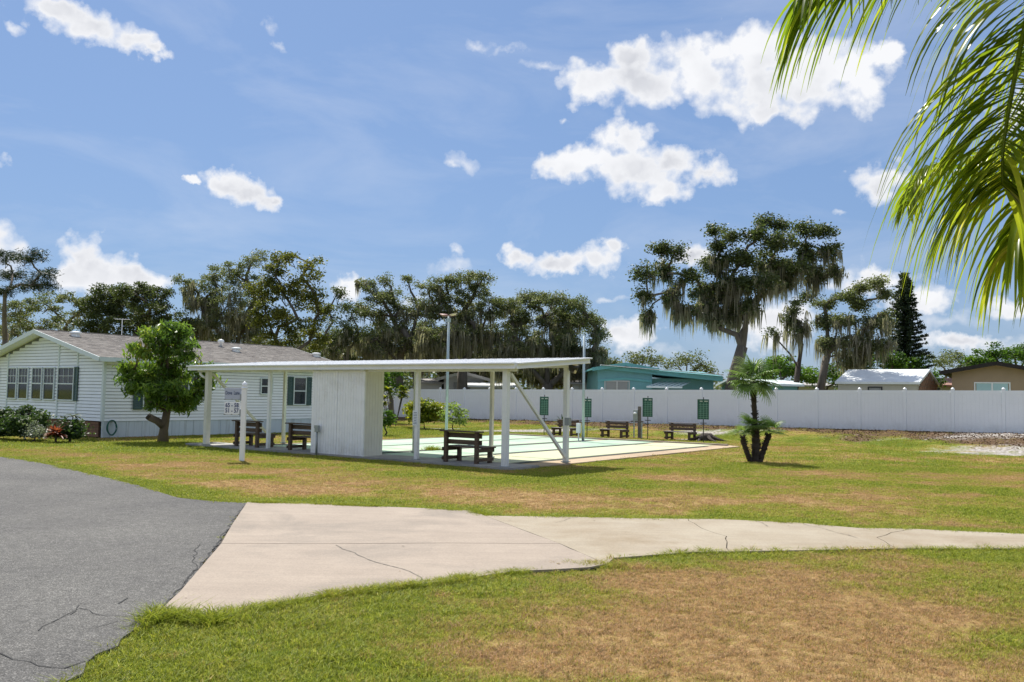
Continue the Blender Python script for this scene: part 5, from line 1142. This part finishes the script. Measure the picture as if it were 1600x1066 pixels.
def frond(ctrl, nl, ll, parts, droopk=1.0, wd=.013, tb=.5, start=.12, plum=1.0, rr=.016):
    """ctrl: world points of the rachis"""
    C_ = [Vector(c) for c in ctrl]
    def pt(f_):
        x = f_*(len(C_)-1); i = min(int(x), len(C_)-2); t_ = x-i; p0 = C_[max(i-1, 0)]; p1 = C_[i]; p2 = C_[i+1]; p3 = C_[min(i+2, len(C_)-1)]
        return .5*((2*p1)+(p2-p0)*t_+(2*p0-5*p1+4*p2-p3)*t_*t_+(3*p1-p0-3*p2+p3)*t_**3)
    path = [pt(i/24)-OQ for i in range(25)]; mb = MB(); mb.tube(path, [rr*(1-.85*i/24)+.002 for i in range(25)], 6)
    fr = mb.build('frond', LF_queen, qp, smooth=True); a_ = fr.data.attributes.new('tint', 'FLOAT', 'POINT'); a_.data.foreach_set('value', [.75]*len(fr.data.vertices))
    rest = MB(); rt = []
    for i in range(nl):
        f_ = start+(1-start)*i/(nl-1); p_ = pt(f_)-OQ; tg = (pt(min(1, f_+.02))-pt(max(0, f_-.02))).normalized()
        sdv = tg.cross(Vector((0, 0, 1)));
        if sdv.length < .1: sdv = Vector((1, 0, 0))
        sdv.normalize(); upv = sdv.cross(tg)
        for sgn in (-1, 1):
            l = ll*(math.sin(math.pi*(.12+.80*f_))**.6)*rng.uniform(.8, 1.1); d = (tg*rng.uniform(.35, .65)+sdv*sgn*rng.uniform(.7, 1.0)+upv*rng.uniform(-.15, .45)*plum).normalized()
            q_ = p_.copy(); v_ = d.copy(); pts = [q_.copy()]; ns = 9
            for k in range(ns):
                v_ = (v_+Vector((0, 0, -1))*(.17*droopk*(1+k*.16))).normalized(); q_ = q_+v_*(l/ns); pts.append(q_.copy())
            sd2 = v_.cross(d); sd2 = sd2.normalized() if sd2.length > .05 else tg.cross(d).normalized(); sd2 = (sd2+Vector(rng.normal(size=3))*.25).normalized()
            V_, F_ = leaflet_mesh(pts, wd*rng.uniform(1.05, 1.6), sd2, 0); ti = min(1, max(0, tb+rng.normal()*.22))
            if parts:
                o = MB().add(V_, F_).build('leaflet', LF_queen, fr, smooth=True); a_ = o.data.attributes.new('tint', 'FLOAT', 'POINT'); a_.data.foreach_set('value', [ti]*len(V_))
            else: rest.add(V_, F_); rt += [ti]*len(V_)
    if not parts:
        o = rest.build('leaflets', LF_queen, fr, smooth=True); o['kind'] = 'stuff'; a_ = o.data.attributes.new('tint', 'FLOAT', 'POINT'); a_.data.foreach_set('value', rt)
def W_(px, py, Yd): return Vector([float(v_) for v_ in at(px, py, Yd)])
c0 = CQ
frond([c0, W_(1640, -70, 4.3), W_(1605, 30, 4.05), W_(1582, 140, 3.95), W_(1568, 230, 3.9), W_(1566, 290, 3.9)], 112, .98, True, .78, .0105, .55, .12, 1.6)
frond([c0, W_(1650, -140, 4.3), W_(1560, -150, 4.1), W_(1450, -120, 4.0), W_(1340, -70, 3.95), W_(1275, -30, 3.95)], 75, .92, False, .7, .0105, .35, .15, .6)
frond([c0, W_(1690, -10, 4.5), W_(1660, 140, 4.45), W_(1610, 280, 4.4), W_(1590, 380, 4.4)], 85, .9, False, .8, .0105, .5, .15, 1.5)
frond([c0, W_(1720, 20, 5.6), W_(1680, 170, 6.0), W_(1560, 235, 6.3), W_(1450, 262, 6.4), W_(1418, 320, 6.4)], 105, .5, False, .7, .009, .45, .3, .8)
frond([c0, W_(1720, 60, 4.4), W_(1700, 250, 4.3), W_(1650, 430, 4.2)], 60, .7, False, 1.0, .011, .5)
for a in (-100, -30, 20, 62):
    d = Vector((math.cos(R(a)), math.sin(R(a)), 0)); frond([c0, c0+d*.6+Vector((0, 0, .5)), c0+d*1.4+Vector((0, 0, .5)), c0+d*2.1+Vector((0, 0, -.1)), c0+d*2.4+Vector((0, 0, -.9))], 40, .6, False, 1.0, .012, .45)

# ------------------------------------------------------------------ grass: tufts instanced on scattered points
def grassmat():
    m = bpy.data.materials.new('grass_blades'); m.use_nodes = True; t = m.node_tree; nodes(t)
    o = N(t, 'ShaderNodeOutputMaterial'); b = N(t, 'ShaderNodeBsdfPrincipled'); tr = N(t, 'ShaderNodeBsdfTranslucent'); mx = N(t, 'ShaderNodeMixShader'); b.inputs['Roughness'].default_value = .6; b.inputs['Specular IOR Level'].default_value = .25
    dr = N(t, 'ShaderNodeAttribute', attribute_name='dry', attribute_type='INSTANCER').outputs['Fac']; ti = N(t, 'ShaderNodeAttribute', attribute_name='tint').outputs['Fac']
    f = math_(t, 'ADD', dr, math_(t, 'MULTIPLY_ADD', ti, .7, -.35), clamp=True)
    c = ramp(t, f, [(0, (.23, .29, .028)), (.25, (.41, .44, .055)), (.5, (.43, .39, .085)), (.75, (.43, .295, .12)), (1, (.54, .355, .20))])
    P = N(t, 'ShaderNodeNewGeometry').outputs['Position']; c = mixc(t, 1, c, ramp(t, noise(t, P, 20, 5, .85), [(.38, (.33, .38, .30)), (.58, (1.28, 1.24, 1.2))]), 'MULTIPLY')
    t.links.new(c, b.inputs['Base Color']); t.links.new(c, tr.inputs[0]); mx.inputs[0].default_value = .42; t.links.new(b.outputs[0], mx.inputs[1]); t.links.new(tr.outputs[0], mx.inputs[2]); t.links.new(mx.outputs[0], o.inputs[0]); return m
M_grass = grassmat()
def tuft(nb, h_, spread, w_, seed):
    r = np.random.RandomState(seed); mb = MB(); ti = []
    for k in range(nb):
        a = r.uniform(0, 6.28); rr = spread*math.sqrt(r.rand()); b0 = Vector((rr*math.cos(a), rr*math.sin(a), -.005)); ln = Vector((r.normal()*.8, r.normal()*.8, 0)); hh = h_*r.uniform(.5, 1.15); sd = Vector((r.normal(), r.normal(), 0)).normalized()*w_*r.uniform(.6, 1.1)
        m_ = b0+ln*hh*.35+Vector((0, 0, hh*.6)); e = b0+ln*hh+Vector((0, 0, hh*.95)); mb.add([b0-sd*.7, b0+sd*.7, m_+sd*.8, m_-sd*.8, e], [(0, 1, 2, 3), (3, 2, 4)]); ti += [r.rand()]*5
    me = bpy.data.meshes.new('grass_tuft'); me.from_pydata(mb.v, [], mb.f); me.materials.append(M_grass); a_ = me.attributes.new('tint', 'FLOAT', 'POINT'); a_.data.foreach_set('value', ti)
    return bpy.data.objects.new('grass_tuft', me)
def gn_instancer(obj, tuftobj):
    ng = bpy.data.node_groups.new('scatter', 'GeometryNodeTree'); ng.interface.new_socket('Geometry', in_out='INPUT', socket_type='NodeSocketGeometry'); ng.interface.new_socket('Geometry', in_out='OUTPUT', socket_type='NodeSocketGeometry')
    gi = ng.nodes.new('NodeGroupInput'); go = ng.nodes.new('NodeGroupOutput'); ip = ng.nodes.new('GeometryNodeInstanceOnPoints'); oi = ng.nodes.new('GeometryNodeObjectInfo'); oi.inputs['Object'].default_value = tuftobj; oi.inputs['As Instance'].default_value = True
    na = ng.nodes.new('GeometryNodeInputNamedAttribute'); na.data_type = 'FLOAT'; na.inputs[0].default_value = 'size'; nr = ng.nodes.new('GeometryNodeInputNamedAttribute'); nr.data_type = 'FLOAT_VECTOR'; nr.inputs[0].default_value = 'rot'
    e2r = ng.nodes.new('FunctionNodeEulerToRotation')
    ng.links.new(gi.outputs[0], ip.inputs['Points']); ng.links.new(oi.outputs['Geometry'], ip.inputs['Instance']); ng.links.new(na.outputs[0], ip.inputs['Scale']); ng.links.new(nr.outputs[0], e2r.inputs[0]); ng.links.new(e2r.outputs[0], ip.inputs['Rotation']); ng.links.new(ip.outputs[0], go.inputs[0])
    md = obj.modifiers.new('scatter', 'NODES'); md.node_group = ng
def scatter(name, label, x, y, size, seed, tuftobj, dryadd=0.0):
    r = np.random.RandomState(seed); n_ = len(x); z = ground_z(x, y); me = bpy.data.meshes.new(name); me.vertices.add(n_); me.vertices.foreach_set('co', np.stack([x, y, z], 1).astype(np.float32).ravel())
    d = np.clip(dryness(x, y)+(fbm(x*7+3, y*7, 3)-.5)*.75+r.normal(size=n_)*.16+dryadd, 0, 1); size = size*(.55+.9*fbm(x*5, y*5+9, 3))
    for nm, ty, val in (('size', 'FLOAT', size), ('dry', 'FLOAT', d)):
        a = me.attributes.new(nm, ty, 'POINT'); a.data.foreach_set('value', val.astype(np.float32))
    a = me.attributes.new('rot', 'FLOAT_VECTOR', 'POINT'); a.data.foreach_set('vector', np.stack([r.normal(size=n_)*.08, r.normal(size=n_)*.08, r.uniform(0, 6.28, n_)], 1).astype(np.float32).ravel())
    o = bpy.data.objects.new(name, me); col.objects.link(o); o['kind'] = 'stuff'; o['label'] = label; o['category'] = 'grass'; gn_instancer(o, tuftobj); return o
def wedge(n_, y0, y1, r, margin=1.4):
    # uniform per ground area inside the view wedge (plus a margin at each side)
    y = np.sqrt(r.uniform(y0*y0, y1*y1, n_)); x = r.uniform(-1, 1, n_)*(.60*y+margin); x = x*1.0; return x, y
def clear(x, y, pad_=0.0):
    bad = inside(x, y, ROAD) | inside(x, y, DRIVE) | inside(x, y, PAD) | inside(x, y, HOUSEP); return ~bad
R3 = np.random.RandomState(3)
t_near = tuft(26, .042, .075, .0036, 1); t_mid = tuft(22, .045, .13, .0065, 2); t_far = tuft(20, .05, .22, .011, 3); t_edge = tuft(16, .085, .05, .0042, 4)
x, y = wedge(64000, 4.4, 12.5, R3); k = clear(x, y); x, y = x[k], y[k]; scatter('lawn_grass', 'short mown grass of the near lawn in front of the driveway', x, y, R3.uniform(.6, 1.15, len(x))*(1-.35*dryness(x, y)), 1, t_near)
x, y = wedge(62000, 11.5, 24, R3, 2); k = clear(x, y); x, y = x[k], y[k]; scatter('lawn_grass', 'short patchy grass between the driveway and the shelter', x, y, R3.uniform(.5, 1.05, len(x))*(1-.35*dryness(x, y)), 2, t_mid)
x, y = wedge(60000, 23, 52, R3, 2); s_, t_ = st(x, y); k = clear(x, y) & (s_ < 24.9) & ((sandmask(x, y) < .25)) & (R3.random_sample(len(x)) > litter_shade_mask(x, y)*.85); x, y = x[k], y[k]; scatter('lawn_grass', 'distant lawn grass round the court and up the bank', x, y, R3.uniform(.5, 1.0, len(x)), 3, t_far)
# longer fringe that creeps over the paving edges
ex, ey = [], []
for line, n_, w_, lo_, hi_ in ((near_edge[:-4], 800, .04, -9, 9), (dbot, 1100, .035, -9, 99), (dbot2, 1500, .045, -9, 99), (dtop, 1500, .05, -9, 99), (dtop2, 1900, .05, -9, 99), (far_edge[8:], 1900, .06, -15, 99)):
    P0 = np.array(line); seg = np.hypot(*(P0[1:]-P0[:-1]).T); cum = np.concatenate([[0], np.cumsum(seg)]); q_ = R3.uniform(0, cum[-1], n_); i = np.clip(np.searchsorted(cum, q_)-1, 0, len(seg)-1); f_ = ((q_-cum[i])/seg[i])[:, None]
    pp = P0[i]*(1-f_)+P0[i+1]*f_+R3.normal(size=(n_, 2))*w_; ex.append(pp[:, 0]); ey.append(pp[:, 1])
x = np.concatenate(ex); y = np.concatenate(ey); k = (x > -25) & (x < 20) & (fbm(x*3, y*3, 3) > .38)
x, y = x[k], y[k]; jl = dist_line(x, y, joinj); k = jl > .12; x, y = x[k], y[k]
scatter('edge_grass', 'longer grass creeping over the edges of road and driveway', x, y, R3.uniform(.5, .95, len(x)), 5, t_edge, -.05)
# a long clump at the corner of the driveway
c = g(945, 884); ex2 = c[0]+R3.normal(size=160)*.22; ey2 = c[1]+R3.normal(size=160)*.07-.02; scatter('grass_clump', 'low grass clump at the inner corner of the driveway slabs', ex2, ey2, R3.uniform(.4, .9, 160), 16, t_edge, -.1)
c = g(275, 968); x = c[0]+R3.normal(size=150)*.22; y = c[1]+R3.normal(size=150)*.06-.03; k = ~inside(x, y, ROAD); scatter('grass_clump', 'long grass clump at the corner of road and driveway', x[k], y[k], R3.uniform(.8, 1.5, k.sum()), 6, t_edge, -.3)
# weed growing out of a gutter
c = L(3.6, -5.3); xw = c[0]+R3.normal(size=26)*.12; yw = c[1]+R3.normal(size=26)*.08; scatter('gutter_weeds', 'weeds growing in the dark gutter of the court', xw, yw, R3.uniform(1.5, 2.4, 26), 7, t_edge, -.4)

# ------------------------------------------------------------------ litter: fallen leaves and stones on the bank
n_ = 16000; s_ = R3.uniform(19.5, 25.0, n_); t_ = R3.uniform(-24, 14, n_); q_ = ORG+np.outer(s_, U)+np.outer(t_, V); x, y = q_[:, 0], q_[:, 1]; k = R3.random_sample(n_) < litter_shade_mask(x, y)*.9+.1*sandmask(x, y); x, y = x[k], y[k]
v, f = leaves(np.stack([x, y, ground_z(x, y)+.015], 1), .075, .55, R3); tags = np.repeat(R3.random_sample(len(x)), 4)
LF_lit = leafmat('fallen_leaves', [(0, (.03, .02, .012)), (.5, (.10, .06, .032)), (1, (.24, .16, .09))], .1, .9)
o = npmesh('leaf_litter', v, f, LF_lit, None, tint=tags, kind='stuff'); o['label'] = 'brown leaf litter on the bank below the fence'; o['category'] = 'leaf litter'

n_ = 900; x = R3.uniform(-5, 9, n_); y = R3.uniform(7, 14, n_); dl = np.minimum(dist_line(x, y, dtop+dtop2), dist_line(x, y, dbot+dbot2)); k = inside(x, y, DRIVE) & (R3.random_sample(n_) < .04+.9*np.exp(-(dl/.25)**2)); x, y = x[k], y[k]
v, f = leaves(np.stack([x, y, np.full(len(x), .03)], 1), .045, .5, R3); v[:, 2] = .026+np.abs(v[:, 2]-.026)*.25
o = npmesh('fallen_leaves', v, f, LF_lit, None, tint=np.repeat(R3.random_sample(len(x)), 4), kind='stuff'); o['label'] = 'small dry leaves and debris scattered on the concrete driveway'; o['category'] = 'debris'
